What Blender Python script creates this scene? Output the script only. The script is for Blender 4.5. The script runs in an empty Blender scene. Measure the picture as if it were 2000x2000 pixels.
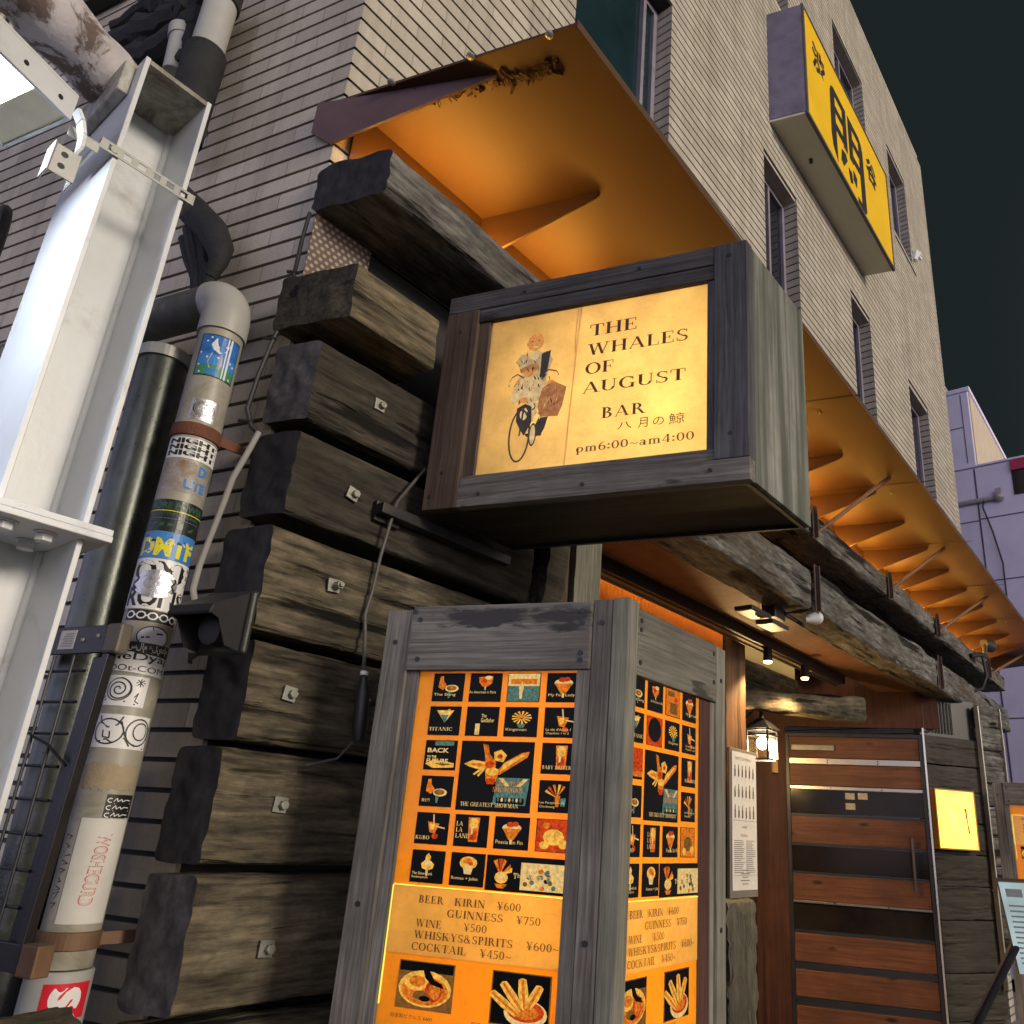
import bpy, bmesh, math, random
from mathutils import Vector, Matrix, noise
R = math.radians
C = bpy.context.scene
COL = C.collection
# ------------------------------------------------------------------ camera
cam = bpy.data.cameras.new('camera'); co = bpy.data.objects.new('camera', cam); COL.objects.link(co)
RW, UW, FW = Vector((0.59636, -0.80088, 0.05386)), Vector((-0.30171, -0.16184, 0.93957)), Vector((0.74377, 0.57657, 0.33815))
FW = FW.normalized(); RW = (RW - FW*RW.dot(FW)).normalized(); UW = RW.cross(FW)
M = Matrix((RW, UW, -FW)).transposed().to_4x4(); M.translation = (0, 0, 1.5)
co.matrix_world = M
cam.sensor_width = 36; cam.lens = 1525.876/2000*36
cam.shift_x = -162.539/2000; cam.shift_y = 68.2/2000
cam.clip_start = 0.02; cam.clip_end = 500
C.camera = co
# ------------------------------------------------------------------ world: night sky, city glow low down
w = bpy.data.worlds.new('World'); C.world = w; w.use_nodes = True
nt = w.node_tree; nt.nodes.clear()
def N(t, **k):
    n = nt.nodes.new(t)
    for a, b in k.items(): setattr(n, a, b)
    return n
out = N('ShaderNodeOutputWorld'); bg = N('ShaderNodeBackground'); tc = N('ShaderNodeTexCoord'); sx = N('ShaderNodeSeparateXYZ')
nt.links.new(tc.outputs['Generated'], sx.inputs[0])
def mr(src, a, b, c, d):
    m = N('ShaderNodeMapRange', interpolation_type='SMOOTHSTEP'); nt.links.new(src, m.inputs[0])
    for i, v in enumerate((a, b, c, d)): m.inputs[i+1].default_value = v
    return m.outputs[0]
low = mr(sx.outputs['Z'], 0.0, 0.75, 1, 0)
front = mr(sx.outputs['Y'], 0.15, -0.85, 0, 1)
left = mr(sx.outputs['X'], 0.1, -0.9, 0, 1)
def mul(a, b):
    m = N('ShaderNodeMath', operation='MULTIPLY'); nt.links.new(a, m.inputs[0])
    if isinstance(b, float): m.inputs[1].default_value = b
    else: nt.links.new(b, m.inputs[1])
    return m.outputs[0]
def addc(base, fac, col):
    m = N('ShaderNodeMix', data_type='RGBA', blend_type='ADD'); nt.links.new(fac, m.inputs[0])
    if isinstance(base, tuple): m.inputs[6].default_value = base
    else: nt.links.new(base, m.inputs[6])
    m.inputs[7].default_value = col; m.clamp_factor = False
    return m.outputs[2]
c1 = addc((0.0095, 0.0135, 0.0145, 1), mul(low, front), (0.80, 0.70, 0.55, 1))
c2 = addc(c1, mul(low, left), (0.80, 0.79, 1.12, 1))
c2 = addc(c2, mr(sx.outputs['Z'], 0.02, 0.45, 1, 0), (0.006, 0.0045, 0.009, 1))
nt.links.new(c2, bg.inputs[0]); bg.inputs[1].default_value = 1.0; nt.links.new(bg.outputs[0], out.inputs[0])
# ------------------------------------------------------------------ the street's lighting as one broad soft lamp
sun = bpy.data.lights.new('street_light_sun', 'SUN'); so = bpy.data.objects.new('street_light_sun', sun); COL.objects.link(so)
sun.energy = 1.85; sun.angle = R(14); sun.color = (1.0, 0.87, 0.69)
so.rotation_euler = Vector((-0.06, 1.0, -0.30)).to_track_quat('-Z', 'Y').to_euler()
C.view_settings.view_transform = 'Standard'; C.view_settings.look = 'None'
C.view_settings.exposure = 0.35; C.view_settings.gamma = 1.0
try:
    C.cycles.use_denoising = True
    C.cycles.max_bounces = 6; C.cycles.sample_clamp_indirect = 4.0
    C.cycles.caustics_reflective = False; C.cycles.caustics_refractive = False
except Exception: pass
# ------------------------------------------------------------------ helpers
def tag(o, label=None, cat=None, group=None, kind=None):
    for k, v in (('label', label), ('category', cat), ('group', group), ('kind', kind)):
        if v: o[k] = v
    return o
def thing(name, loc, label, cat, group=None):
    o = bpy.data.objects.new(name, None); COL.objects.link(o); o.location = loc; o.empty_display_size = 0.05
    return tag(o, label, cat, group)
class MB:
    """collects shapes in rest coordinates; fn maps them to the world when built"""
    def __init__(s, fn=None): s.v = []; s.f = []; s.m = []; s.fn = fn
    def add(s, vs, fs, m=0):
        b = len(s.v); s.v += [tuple(p) for p in vs]
        for f in fs: s.f.append([b+i for i in f]); s.m.append(m)
    def box(s, x0, x1, y0, y1, z0, z1, m=0):
        s.add([(x0,y0,z0),(x1,y0,z0),(x1,y1,z0),(x0,y1,z0),(x0,y0,z1),(x1,y0,z1),(x1,y1,z1),(x0,y1,z1)],
              [(3,2,1,0),(4,5,6,7),(0,1,5,4),(1,2,6,5),(2,3,7,6),(3,0,4,7)], m)
    def poly(s, pts, m=0): s.add(pts, [tuple(range(len(pts)))], m)
    def prism(s, pts, vec, m=0):
        n = len(pts); v = Vector(vec); q = [tuple(Vector(p)+v) for p in pts]
        s.add(list(pts)+q, [tuple(range(n))[::-1], tuple(range(n, 2*n))]+[(i, (i+1) % n, n+(i+1) % n, n+i) for i in range(n)], m)
    def tube(s, pts, r, n=12, m=0, cap=True, closed=False):
        P = [Vector(p) for p in pts]; L = len(P); rings = []; up = None
        for i, p in enumerate(P):
            if closed: t = P[(i+1) % L]-P[i-1]
            else: t = P[min(i+1, L-1)]-P[max(i-1, 0)]
            t.normalize()
            if up is None: up = t.orthogonal().normalized()
            up = (up - t*up.dot(t)).normalized(); q = t.cross(up)
            rr = r[i] if isinstance(r, (list, tuple)) else r
            rings.append([p+up*rr*math.cos(2*math.pi*k/n)+q*rr*math.sin(2*math.pi*k/n) for k in range(n)])
        vs = [v for g in rings for v in g]; fs = []
        for i in range(L if closed else L-1):
            j = (i+1) % L
            for k in range(n): fs.append((i*n+k, i*n+(k+1) % n, j*n+(k+1) % n, j*n+k))
        if cap and not closed: fs += [tuple(range(n))[::-1], tuple((L-1)*n+k for k in range(n))]
        s.add(vs, fs, m)
    def ball(s, c, r, m=0, n=10, sz=1.0):
        vs = []; fs = []
        for i in range(n//2+1):
            a = math.pi*i/(n//2)
            for k in range(n):
                b = 2*math.pi*k/n; vs.append((c[0]+r*math.sin(a)*math.cos(b), c[1]+r*math.sin(a)*math.sin(b), c[2]+r*sz*math.cos(a)))
        for i in range(n//2):
            for k in range(n): fs.append((i*n+k, i*n+(k+1) % n, (i+1)*n+(k+1) % n, (i+1)*n+k))
        s.add(vs, fs, m)
    def rough(s, x0, x1, y0, y1, z0, z1, nx=40, ny=6, nz=8, amp=.006, seed=0, rnd=.25, groove=0.0, skew=0.0, skew1=0.0, m=0, me=1, chew=0.0):
        """hewn timber: gridded box, rounded arrises, noise; end faces get slot me"""
        idx = {}; vs = []; fs = []; ms = []
        hy, hz, cy, cz = (y1-y0)/2, (z1-z0)/2, (y0+y1)/2, (z0+z1)/2; rr = rnd*min(hy, hz); o = Vector((seed*7.3, seed*3.1, seed*1.7))
        def V(i, j, k):
            if (i, j, k) in idx: return idx[(i, j, k)]
            t = i/nx; x = x0+(x1-x0)*t; u = (2*j/ny-1)*hy; v = (2*k/nz-1)*hz
            du, dv = max(0, abs(u)-(hy-rr)), max(0, abs(v)-(hz-rr)); d = math.hypot(du, dv)
            if d > rr:
                u -= math.copysign(du-du*rr/d, u); v -= math.copysign(dv-dv*rr/d, v)
            x += (hy-u)*skew*(1-t)**4+(hy-u)*skew1*t**4
            p = Vector((x*3.0, (cy+u)*14, (cz+v)*14))+o
            a = noise.noise(p)*amp; b = noise.noise(p+Vector((31, 17, 5)))*amp
            q = Vector((x*1.2, 0, 0))+o
            edge = (abs(u)/hy)**8*(abs(v)/hz)**8 if hy and hz else 0
            c = 1-edge*chew*(0.5+noise.noise(Vector((x*5, u*3, v*3))+o*2))
            if groove:
                for ax, ww, hh in ((0, u, hy), (1, v, hz)):
                    if abs(ww) > hh-rr*1.05:
                        oth = v if ax == 0 else u
                        gg = noise.noise(Vector((x*2.6, (oth+cz)*46+noise.noise(Vector((x*4, oth*8, seed)))*1.2, seed*5.1+ax)))+.35*noise.noise(Vector((x*9, oth*120, seed*2.2)))
                        dd = max(0, gg-.16)*groove*(.12+.88*min(1, t*(x1-x0)/.06, (1-t)*(x1-x0)/.06))
                        if ax == 0: u -= math.copysign(dd, u)
                        else: v -= math.copysign(dd*.6, v)
            a2 = noise.noise(Vector((x*22, (cy+u)*70, (cz+v)*70))+o)*amp*.35
            y = cy+(u)*c+a+a2+noise.noise(q)*amp*.8; z = cz+v*c+b+a2+noise.noise(q+Vector((9, 9, 9)))*amp*.8
            if i in (0, nx): x += noise.noise(Vector((0, u*25, v*25))+o)*amp*1.6
            idx[(i, j, k)] = len(vs); vs.append((x, y, z)); return idx[(i, j, k)]
        for i in range(nx):
            for j in range(ny):
                fs.append((V(i,j,0), V(i,j+1,0), V(i+1,j+1,0), V(i+1,j,0))); ms.append(m)
                fs.append((V(i,j,nz), V(i+1,j,nz), V(i+1,j+1,nz), V(i,j+1,nz))); ms.append(m)
            for k in range(nz):
                fs.append((V(i,0,k), V(i+1,0,k), V(i+1,0,k+1), V(i,0,k+1))); ms.append(m)
                fs.append((V(i,ny,k), V(i,ny,k+1), V(i+1,ny,k+1), V(i+1,ny,k))); ms.append(m)
        for j in range(ny):
            for k in range(nz):
                fs.append((V(0,j,k), V(0,j,k+1), V(0,j+1,k+1), V(0,j+1,k))); ms.append(me)
                fs.append((V(nx,j,k), V(nx,j+1,k), V(nx,j+1,k+1), V(nx,j,k+1))); ms.append(me)
        b = len(s.v); s.v += vs
        for f, q in zip(fs, ms): s.f.append([b+i for i in f]); s.m.append(q)
    def build(s, name, mats, parent=None, bevel=0.0, smooth=False, label=None, seg=2):
        if not isinstance(mats, (list, tuple)): mats = [mats]
        loc = Vector((0, 0, 0)); p = parent
        while p is not None: loc += Vector(p.location); p = p.parent
        me = bpy.data.meshes.new(name)
        W = [Vector(s.fn(*p)) if s.fn else Vector(p) for p in s.v]
        me.from_pydata([tuple(q-loc) for q in W], [], s.f)
        at = me.attributes.new('rest', 'FLOAT_VECTOR', 'POINT')
        at.data.foreach_set('vector', [c for p in s.v for c in p])
        for mt in mats: me.materials.append(mt)
        me.polygons.foreach_set('material_index', s.m)
        me.validate(); me.update()
        bm = bmesh.new(); bm.from_mesh(me)
        if not getattr(s, 'flat', False): bmesh.ops.recalc_face_normals(bm, faces=bm.faces)
        if smooth:
            for f in bm.faces: f.smooth = True
        bm.to_mesh(me); bm.free()
        if smooth: me.set_sharp_from_angle(angle=R(34))
        o = bpy.data.objects.new(name, me); COL.objects.link(o)
        if parent: o.parent = parent
        if bevel:
            md = o.modifiers.new('bevel', 'BEVEL'); md.width = bevel; md.segments = seg; md.limit_method = 'ANGLE'; md.angle_limit = R(40)
        if smooth == 'auto' or (smooth and bevel):
            pass
        if label: o['label'] = label
        return o
def frame(o, u, v):
    o = Vector(o); u = Vector(u); v = Vector(v)
    return lambda a, b, c: o+u*a+v*b+Vector((0, 0, c))
def dirv(deg): return Vector((math.cos(R(deg)), math.sin(R(deg)), 0))
# ------------------------------------------------------------------ materials
class NT:
    def __init__(s, m): s.t = m.node_tree; s.t.nodes.clear()
    def n(s, typ, ins=None, **k):
        n = s.t.nodes.new(typ)
        for a, b in k.items(): setattr(n, a, b)
        for a, b in (ins or {}).items():
            i = n.inputs[a]
            if hasattr(b, 'is_output') or isinstance(b, bpy.types.NodeSocket): s.t.links.new(b, i)
            else: i.default_value = b
        return n
    def ramp(s, src, stops):
        n = s.n('ShaderNodeValToRGB', {0: src}); e = n.color_ramp.elements
        while len(e) > 1: e.remove(e[-1])
        e[0].position = stops[0][0]; e[0].color = (*stops[0][1], 1) if len(stops[0][1]) == 3 else stops[0][1]
        for p, c in stops[1:]:
            x = e.new(p); x.color = (*c, 1)
        return n.outputs[0]
    def mix(s, fac, a, b, blend='MIX'):
        n = s.n('ShaderNodeMix', {0: fac}, data_type='RGBA', blend_type=blend)
        for i, c in ((6, a), (7, b)):
            if isinstance(c, bpy.types.NodeSocket): s.t.links.new(c, n.inputs[i])
            else: n.inputs[i].default_value = (*c, 1)
        return n.outputs[2]
    def math(s, op, a, b=0.0, c=None):
        d = {0: a, 1: b}
        if c is not None: d[2] = c
        return s.n('ShaderNodeMath', d, operation=op).outputs[0]
def newmat(name):
    m = bpy.data.materials.new(name); m.use_nodes = True; return m, NT(m)
def G(v): return (v, v, v)
def rest(t, jitter=True):
    a = t.n('ShaderNodeAttribute', attribute_name='rest', attribute_type='GEOMETRY').outputs['Vector']
    if jitter:
        r = t.n('ShaderNodeObjectInfo').outputs['Random']
        sc = t.n('ShaderNodeVectorMath', {0: (37.0, 53.0, 19.0)}, operation='SCALE'); t.t.links.new(r, sc.inputs['Scale'])
        a = t.n('ShaderNodeVectorMath', {0: a, 1: sc.outputs[0]}, operation='ADD').outputs[0]
    return a
def scaled(t, v, s3): return t.n('ShaderNodeVectorMath', {0: v, 1: s3}, operation='MULTIPLY').outputs[0]
def noise_(t, v, scale, detail=6, rough=.6, dist=0.0):
    return t.n('ShaderNodeTexNoise', {'Vector': v, 'Scale': scale, 'Detail': detail, 'Roughness': rough, 'Distortion': dist}).outputs['Fac']
def finish(t, col, rough=.6, metal=0.0, bump=None, bstr=.3, bdist=.01, spec=.5):
    d = {'Base Color': col if isinstance(col, bpy.types.NodeSocket) else (*col, 1), 'Metallic': metal, 'Roughness': rough}
    b = t.n('ShaderNodeBsdfPrincipled', d); b.inputs['Specular IOR Level'].default_value = spec
    if bump is not None:
        bn = t.n('ShaderNodeBump', {'Strength': bstr, 'Distance': bdist, 'Height': bump}); t.t.links.new(bn.outputs[0], b.inputs['Normal'])
    o = t.n('ShaderNodeOutputMaterial', {0: b.outputs[0]}); return b
def plain(name, col, rough=.55, metal=0.0, var=.25, scale=9.0, bstr=.12, spec=.4, dirt=None, dlo=.5, dhi=.7):
    """painted or moulded surface with mottling, dirt patches and slight unevenness"""
    m, t = newmat(name); v = rest(t); n1 = noise_(t, v, scale, 8, .65); n2 = noise_(t, v, scale*8, 4, .6)
    a = t.ramp(n1, [(.25, tuple(c*(1-var) for c in col)), (.75, tuple(min(1, c*(1+var*.6)) for c in col))])
    if dirt:
        k = t.ramp(noise_(t, v, scale*.8, 10, .7, .6), [(dlo, G(0)), (dhi, G(1))]); a = t.mix(k, a, dirt)
    rr = t.n('ShaderNodeMapRange', {0: n1, 3: max(.05, rough-.12), 4: min(1, rough+.12)}).outputs[0]
    finish(t, a, rr, metal, n2, bstr, .004, spec); return m
def wood(name, dark, mid, light, axis=0, along=1.6, across=34.0, crack=.6, rough=.8, bstr=.55, bdist=.006, stain=None, slo=.56, shi=.66, sscale=2.2, spec=.25, knots=0.0, cth=0.0, pit=0.0):
    m, t = newmat(name); v = rest(t)
    s3 = [across]*3; s3[axis] = along; c3 = [across*.55]*3; c3[axis] = along*.45
    wob = t.n('ShaderNodeTexNoise', {'Vector': v, 'Scale': 2.5, 'Detail': 3.0})
    vw = t.n('ShaderNodeVectorMath', {0: wob.outputs['Color'], 1: (.022, .022, .022)}, operation='MULTIPLY').outputs[0]
    v2 = t.n('ShaderNodeVectorMath', {0: v, 1: vw}, operation='ADD').outputs[0]
    g = noise_(t, scaled(t, v2, s3), 1.0, 9, .68)
    fine = noise_(t, scaled(t, v2, [q*3.2 for q in s3]), 1.0, 4, .6)
    blot = noise_(t, v, 3.2, 8, .62)
    col = t.ramp(g, [(.30, dark), (.50, mid), (.72, light)])
    col = t.mix(.45, col, t.ramp(fine, [(.35, tuple(c*.45 for c in mid)), (.65, light)]), 'MULTIPLY' if False else 'MIX')
    col = t.mix(t.ramp(blot, [(.38, G(.55)), (.66, G(0))]), col, dark)
    ck = t.ramp(noise_(t, scaled(t, v2, c3), 1.0, 6, .55), [(.0, G(1)), (.335+cth, G(1)), (.385+cth, G(0))])
    if stain is not None:
        st = t.ramp(noise_(t, scaled(t, v, [sscale*(.4 if i == axis else 1.6) for i in range(3)]), 1.0, 8, .6), [(slo, G(0)), (shi, G(1))])
        col = t.mix(st, col, stain)
    ckf = t.math('MULTIPLY', ck, crack)
    col = t.mix(ckf, col, tuple(c*.12 for c in dark))
    if knots:
        k3 = [6.0]*3; k3[axis] = 2.4
        vo = t.n('ShaderNodeTexVoronoi', {'Vector': scaled(t, v, k3), 'Scale': 1.0}).outputs['Distance']
        col = t.mix(t.ramp(vo, [(.06, G(1)), (.14, G(0))]), col, tuple(c*.35 for c in dark))
    if pit:
        s4 = [30.0]*3; s4[axis] = 13.0
        pn_ = noise_(t, scaled(t, v, s4), 1.0, 10, .74, .4)
        col = t.mix(pit, col, t.ramp(pn_, [(.34, G(.12)), (.50, G(.55)), (.68, (1.0, .97, .90))]), 'MULTIPLY')
        g = t.math('ADD', t.math('MULTIPLY', g, .6), t.math('MULTIPLY', pn_, .8))
    h = t.math('SUBTRACT', t.math('ADD', t.math('MULTIPLY', g, .7), t.math('MULTIPLY', fine, .35)), t.math('MULTIPLY', ck, crack*1.2))
    finish(t, col, rough, 0, h, bstr, bdist, spec); return m
def emit(name, col, s=1.0, mott=0.0, scale=6.0):
    m, t = newmat(name)
    c = (*col, 1)
    e = t.n('ShaderNodeEmission', {'Color': c, 'Strength': s})
    if mott:
        v = rest(t); n1 = noise_(t, v, scale, 6, .6)
        k = t.ramp(n1, [(.3, tuple(x*(1-mott) for x in col)), (.7, col)]); t.t.links.new(k, e.inputs[0])
    t.n('ShaderNodeOutputMaterial', {0: e.outputs[0]}); return m
def sheet(name, col, gloss=.12, mott=.25, scale=8.0, tint=None, diff=.45):
    """translucent printed sheet lit by the lamp in the box behind it"""
    m, t = newmat(name); v = rest(t); n1 = noise_(t, v, scale, 9, .68); n2 = noise_(t, v, scale*5, 5, .6)
    a = t.ramp(n1, [(.3, tuple(c*(1-mott) for c in col)), (.62, col), (.8, tint or col)])
    a = t.mix(t.ramp(n2, [(.55, G(0)), (.75, G(.35))]), a, tuple(c*.6 for c in col))
    tr = t.n('ShaderNodeBsdfTranslucent', {0: a}); df = t.n('ShaderNodeBsdfDiffuse', {0: a}); gl = t.n('ShaderNodeBsdfGlossy', {0: (1, 1, 1, 1), 'Roughness': .08})
    x = t.n('ShaderNodeMixShader', {0: diff, 1: tr.outputs[0], 2: df.outputs[0]})
    lw = t.n('ShaderNodeFresnel', {0: 1.45}); f = t.math('MULTIPLY', lw.outputs[0], gloss*5)
    y = t.n('ShaderNodeMixShader', {0: f, 1: x.outputs[0], 2: gl.outputs[0]})
    t.n('ShaderNodeOutputMaterial', {0: y.outputs[0]}); return m
# ------------------------------------------------------------------ lettering: a serif hand-cut in polygons, and the bundled sans
TK, TN = .185, .066
def rect(x0, x1, y0, y1): return [(x0, y0), (x1, y0), (x1, y1), (x0, y1)]
def ring(cx, cy, rx, ry, a0, a1, tx=TK, ty=TN, n=16):
    o = []; i = []
    for k in range(n+1):
        a = R(a0+(a1-a0)*k/n); o.append((cx+rx*math.cos(a), cy+ry*math.sin(a))); i.append((cx+(rx-tx)*math.cos(a), cy+(ry-ty)*math.sin(a)))
    return [[o[k], o[k+1], i[k+1], i[k]] for k in range(n)]
def stem(x, t=TK, y0=0., y1=1., s0=True, s1=True, e=.09):
    p = [rect(x, x+t, y0, y1)]
    if s0: p.append(rect(x-e, x+t+e, y0, y0+.045))
    if s1: p.append(rect(x-e, x+t+e, y1-.045, y1))
    return p
def dg(x0, y0, x1, y1, w): return [[(x0, y0), (x0+w, y0), (x1+w, y1), (x1, y1)]]
def glyph(c):
    S, r, g = stem, rect, ring
    T = {
    'A': (.98, dg(.06,0,.44,1,.06)+dg(.74,0,.38,1,.17)+[r(.2,.78,.30,.35), r(-.01,.2,0,.045), r(.65,1.0,0,.045)]),
    'B': (.78, S(.1)+g(.32,.745,.32,.255,-90,90)+g(.34,.265,.38,.265,-90,90)+[r(.2,.34,.945,1), r(.2,.34,.49,.54), r(.2,.34,0,.055)]),
    'C': (.88, g(.48,.5,.46,.51,42,318)+[r(.76,.81,.66,.97), r(.78,.84,.1,.2)]),
    'D': (.94, S(.1)+g(.34,.5,.54,.5,-90,90)+[r(.2,.36,.945,1), r(.2,.36,0,.055)]),
    'E': (.80, S(.1)+[r(.2,.70,.945,1), r(.2,.52,.48,.53), r(.2,.72,0,.055), r(.655,.70,.74,1), r(.68,.73,0,.27), r(.48,.53,.36,.65)]),
    'F': (.74, S(.1)+[r(.2,.68,.945,1), r(.2,.52,.46,.51), r(.635,.68,.74,1), r(.48,.53,.34,.63)]),
    'G': (.96, g(.48,.5,.46,.51,42,325)+S(.70,.15,.0,.42,False,True)+[r(.76,.81,.66,.97)]),
    'H': (1.0, S(.1)+S(.70)+[r(.2,.74,.475,.53)]),
    'I': (.36, S(.1)), 'J': (.56, S(.28,TK,.2,1,False)+g(.24,.2,.20,.22,180,360)),
    'K': (.98, S(.1)+dg(.24,.42,.70,1,.07)+dg(.68,0,.36,.60,.19)+[r(.60,.96,0,.045), r(.58,.90,.955,1)]),
    'L': (.76, S(.1)+[r(.2,.70,0,.055), r(.65,.70,0,.28)]),
    'M': (1.18, S(.12,.06)+S(.92)+dg(.50,0,.12,1,.18)+dg(.50,0,.92,1,.06)),
    'N': (1.0, S(.12,.06)+S(.80,.06,0,1,False)+dg(.72,0,.10,1,.19)),
    'O': (.98, g(.49,.5,.47,.51,0,360,TK,TN,26)),
    'P': (.74, S(.1)+g(.32,.735,.36,.265,-90,90)+[r(.2,.34,.945,1), r(.2,.34,.47,.525)]),
    'Q': (.98, g(.49,.5,.47,.51,0,360,TK,TN,26)+dg(.72,-.2,.42,.1,.16)),
    'R': (.92, S(.1)+g(.32,.735,.35,.265,-90,90)+[r(.2,.34,.945,1), r(.2,.34,.47,.525), r(.72,.96,0,.045)]+dg(.70,0,.38,.48,.19)),
    'S': (.70, g(.35,.745,.29,.265,35,245,.13,TN)+g(.35,.255,.31,.265,-145,65,.13,TN)+dg(.46,.33,.10,.60,.15)+[r(.57,.62,.72,.98), r(.04,.09,.02,.3)]),
    'T': (.86, S(.35,TK,0,1,True,False)+[r(.03,.83,.945,1), r(.03,.08,.70,1), r(.78,.83,.70,1)]),
    'U': (.96, S(.1,TK,.3,1,False)+S(.74,.06,.3,1,False)+g(.45,.32,.35,.33,180,360,.15,TN)),
    'V': (.96, dg(.42,0,.10,1,.18)+dg(.44,0,.78,1,.06)+[r(0,.36,.955,1), r(.66,.96,.955,1)]),
    'W': (1.36, dg(.34,0,.10,1,.17)+dg(.36,0,.62,1,.06)+dg(.84,0,.56,1,.17)+dg(.88,0,1.18,1,.06)+[r(0,.36,.955,1), r(.48,.80,.955,1), r(1.06,1.36,.955,1)]),
    'X': (.92, dg(.66,0,.08,1,.19)+dg(.08,0,.72,1,.06)+[r(0,.3,0,.045), r(.58,.92,0,.045), r(0,.34,.955,1), r(.62,.92,.955,1)]),
    'Y': (.92, S(.39,TK,0,.48,True,False)+dg(.39,.44,.08,1,.17)+dg(.46,.44,.76,1,.06)+[r(0,.34,.955,1), r(.66,.94,.955,1)]),
    'Z': (.8, [r(.06,.74,.945,1), r(.06,.76,0,.055), r(.06,.11,.72,1), r(.71,.76,0,.28)]+dg(.06,0,.56,1,.19)),
    '0': (.66, g(.33,.49,.30,.50,0,360,.14,TN,22)), '1': (.48, S(.18,.14,0,1,True,False)+dg(.06,.8,.2,.97,.1)),
    '2': (.62, g(.30,.73,.26,.27,-20,165,.13,TN)+dg(.05,.04,.42,.62,.13)+[r(.05,.58,0,.09)]),
    '3': (.62, g(.28,.75,.26,.25,-85,150,.13,TN)+g(.28,.26,.30,.27,-150,88,.13,TN)),
    '4': (.66, S(.40,.13,0,1,True,False)+dg(.02,.26,.40,1,.07)+[r(.02,.62,.24,.30)]),
    '5': (.62, g(.28,.31,.30,.32,-150,120,.13,TN)+[r(.12,.55,.90,1), r(.11,.17,.50,1)]),
    '6': (.64, g(.33,.30,.29,.31,0,360,.13,TN,22)+g(.50,.42,.46,.58,95,182,.13,TN)),
    '7': (.62, [r(.05,.58,.90,1), r(.05,.10,.76,1)]+dg(.2,0,.48,.92,.13)),
    '8': (.64, g(.32,.745,.24,.255,0,360,.11,TN,20)+g(.32,.265,.29,.275,0,360,.13,TN,22)),
    '9': (.64, g(.32,.69,.29,.31,0,360,.13,TN,22)+g(.14,.58,.46,.58,-85,2,.13,TN)),
    ':': (.32, g(.16,.16,.10,.10,0,360,.1,.1,12)+g(.16,.62,.10,.10,0,360,.1,.1,12)), '.': (.3, g(.14,.09,.09,.09,0,360,.09,.09,12)),
    'p': (.68, S(.1,.14,-.28,.64,True,False)+g(.32,.33,.30,.34,0,360,.14,TN,20)),
    'm': (1.04, S(.1,.14,0,.66,True,False)+S(.44,.14,0,.5,True,False)+S(.78,.14,0,.5,True,False)+g(.36,.46,.22,.21,0,150,.14,.07)+g(.70,.46,.22,.21,0,150,.14,.07)),
    'a': (.64, S(.38,.14,0,.46,False,False)+g(.30,.45,.22,.22,0,160,.14,.07)+g(.24,.20,.20,.21,0,360,.1,TN,18)+[r(.4,.62,0,.045)]),
    '&': (.98, g(.36,.78,.20,.23,0,360,.09,TN,18)+g(.36,.28,.34,.29,30,330,.14,TN,22)+dg(.72,0,.24,.66,.16)+dg(.6,.2,.76,.5,.05)),
    '~': (.72, [[(.04,.34),(.16,.46),(.26,.46),(.24,.38),(.16,.38),(.08,.30)], [(.16,.46),(.30,.44),(.50,.30),(.46,.26),(.24,.38)], [(.46,.26),(.58,.28),(.70,.42),(.66,.46),(.56,.36),(.48,.34)]]),
    '+': (.6, [r(.06,.54,.33,.39), r(.27,.33,.12,.60)]), ' ': (.42, []), '-': (.4, [r(.05,.35,.32,.38)]),
    }
    if c == '¥':
        a, p = T['Y']; return .80, [[(x*.85, y) for x, y in q] for q in p]+[r(.10,.70,.40,.45), r(.10,.70,.24,.29)]
    return T.get(c, T[' '])
def serif(mb, s, size, place, sx=1.0, track=.06, m=0, width=None):
    """place(x, y, d): d is a tiny lift so strokes never share a plane"""
    total = sum(glyph(c)[0]+track for c in s)-track
    if width: sx = width/(total*size)
    x = 0; k = 0
    for c in s:
        wd, ps = glyph(c)
        for p in ps:
            mb.add([place((x+q[0])*size*sx, q[1]*size, .00004*(k % 7)) for q in p], [tuple(range(len(p)))], m); k += 1
        x += wd+track
_tc = {}
def sans2(s, bold=0.0):
    if (s, bold) in _tc: return _tc[(s, bold)]
    cu = bpy.data.curves.new('t', 'FONT'); cu.body = s; cu.size = 1; cu.offset = bold; cu.resolution_u = 3; cu.align_x = 'LEFT'
    o = bpy.data.objects.new('t', cu); COL.objects.link(o)
    e = o.evaluated_get(bpy.context.evaluated_depsgraph_get()); me = e.to_mesh()
    vs = [(p.co.x, p.co.y) for p in me.vertices]; fs = [tuple(p.vertices) for p in me.polygons]
    e.to_mesh_clear(); bpy.data.objects.remove(o); bpy.data.curves.remove(cu)
    _tc[(s, bold)] = (vs, fs); return vs, fs
def sans(mb, s, place, width=None, height=None, bold=0.0, m=0):
    """fit the words into width x height (lower left at the place origin)"""
    vs, fs = sans2(s, bold)
    if not vs: return
    x0, x1 = min(v[0] for v in vs), max(v[0] for v in vs); y0, y1 = min(v[1] for v in vs), max(v[1] for v in vs)
    sx = width/(x1-x0) if width else None; sy = height/(y1-y0) if height else None
    sx = sx or sy; sy = sy or sx
    mb.add([place((x-x0)*sx, (y-y0)*sy, 0.0) for x, y in vs], fs, m)
def ell(cx, cy, rx, ry, n=18, a0=0, a1=360): return [(cx+rx*math.cos(R(a0+(a1-a0)*i/n)), cy+ry*math.sin(R(a0+(a1-a0)*i/n))) for i in range(n+(0 if a1-a0 == 360 else 1))]
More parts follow.
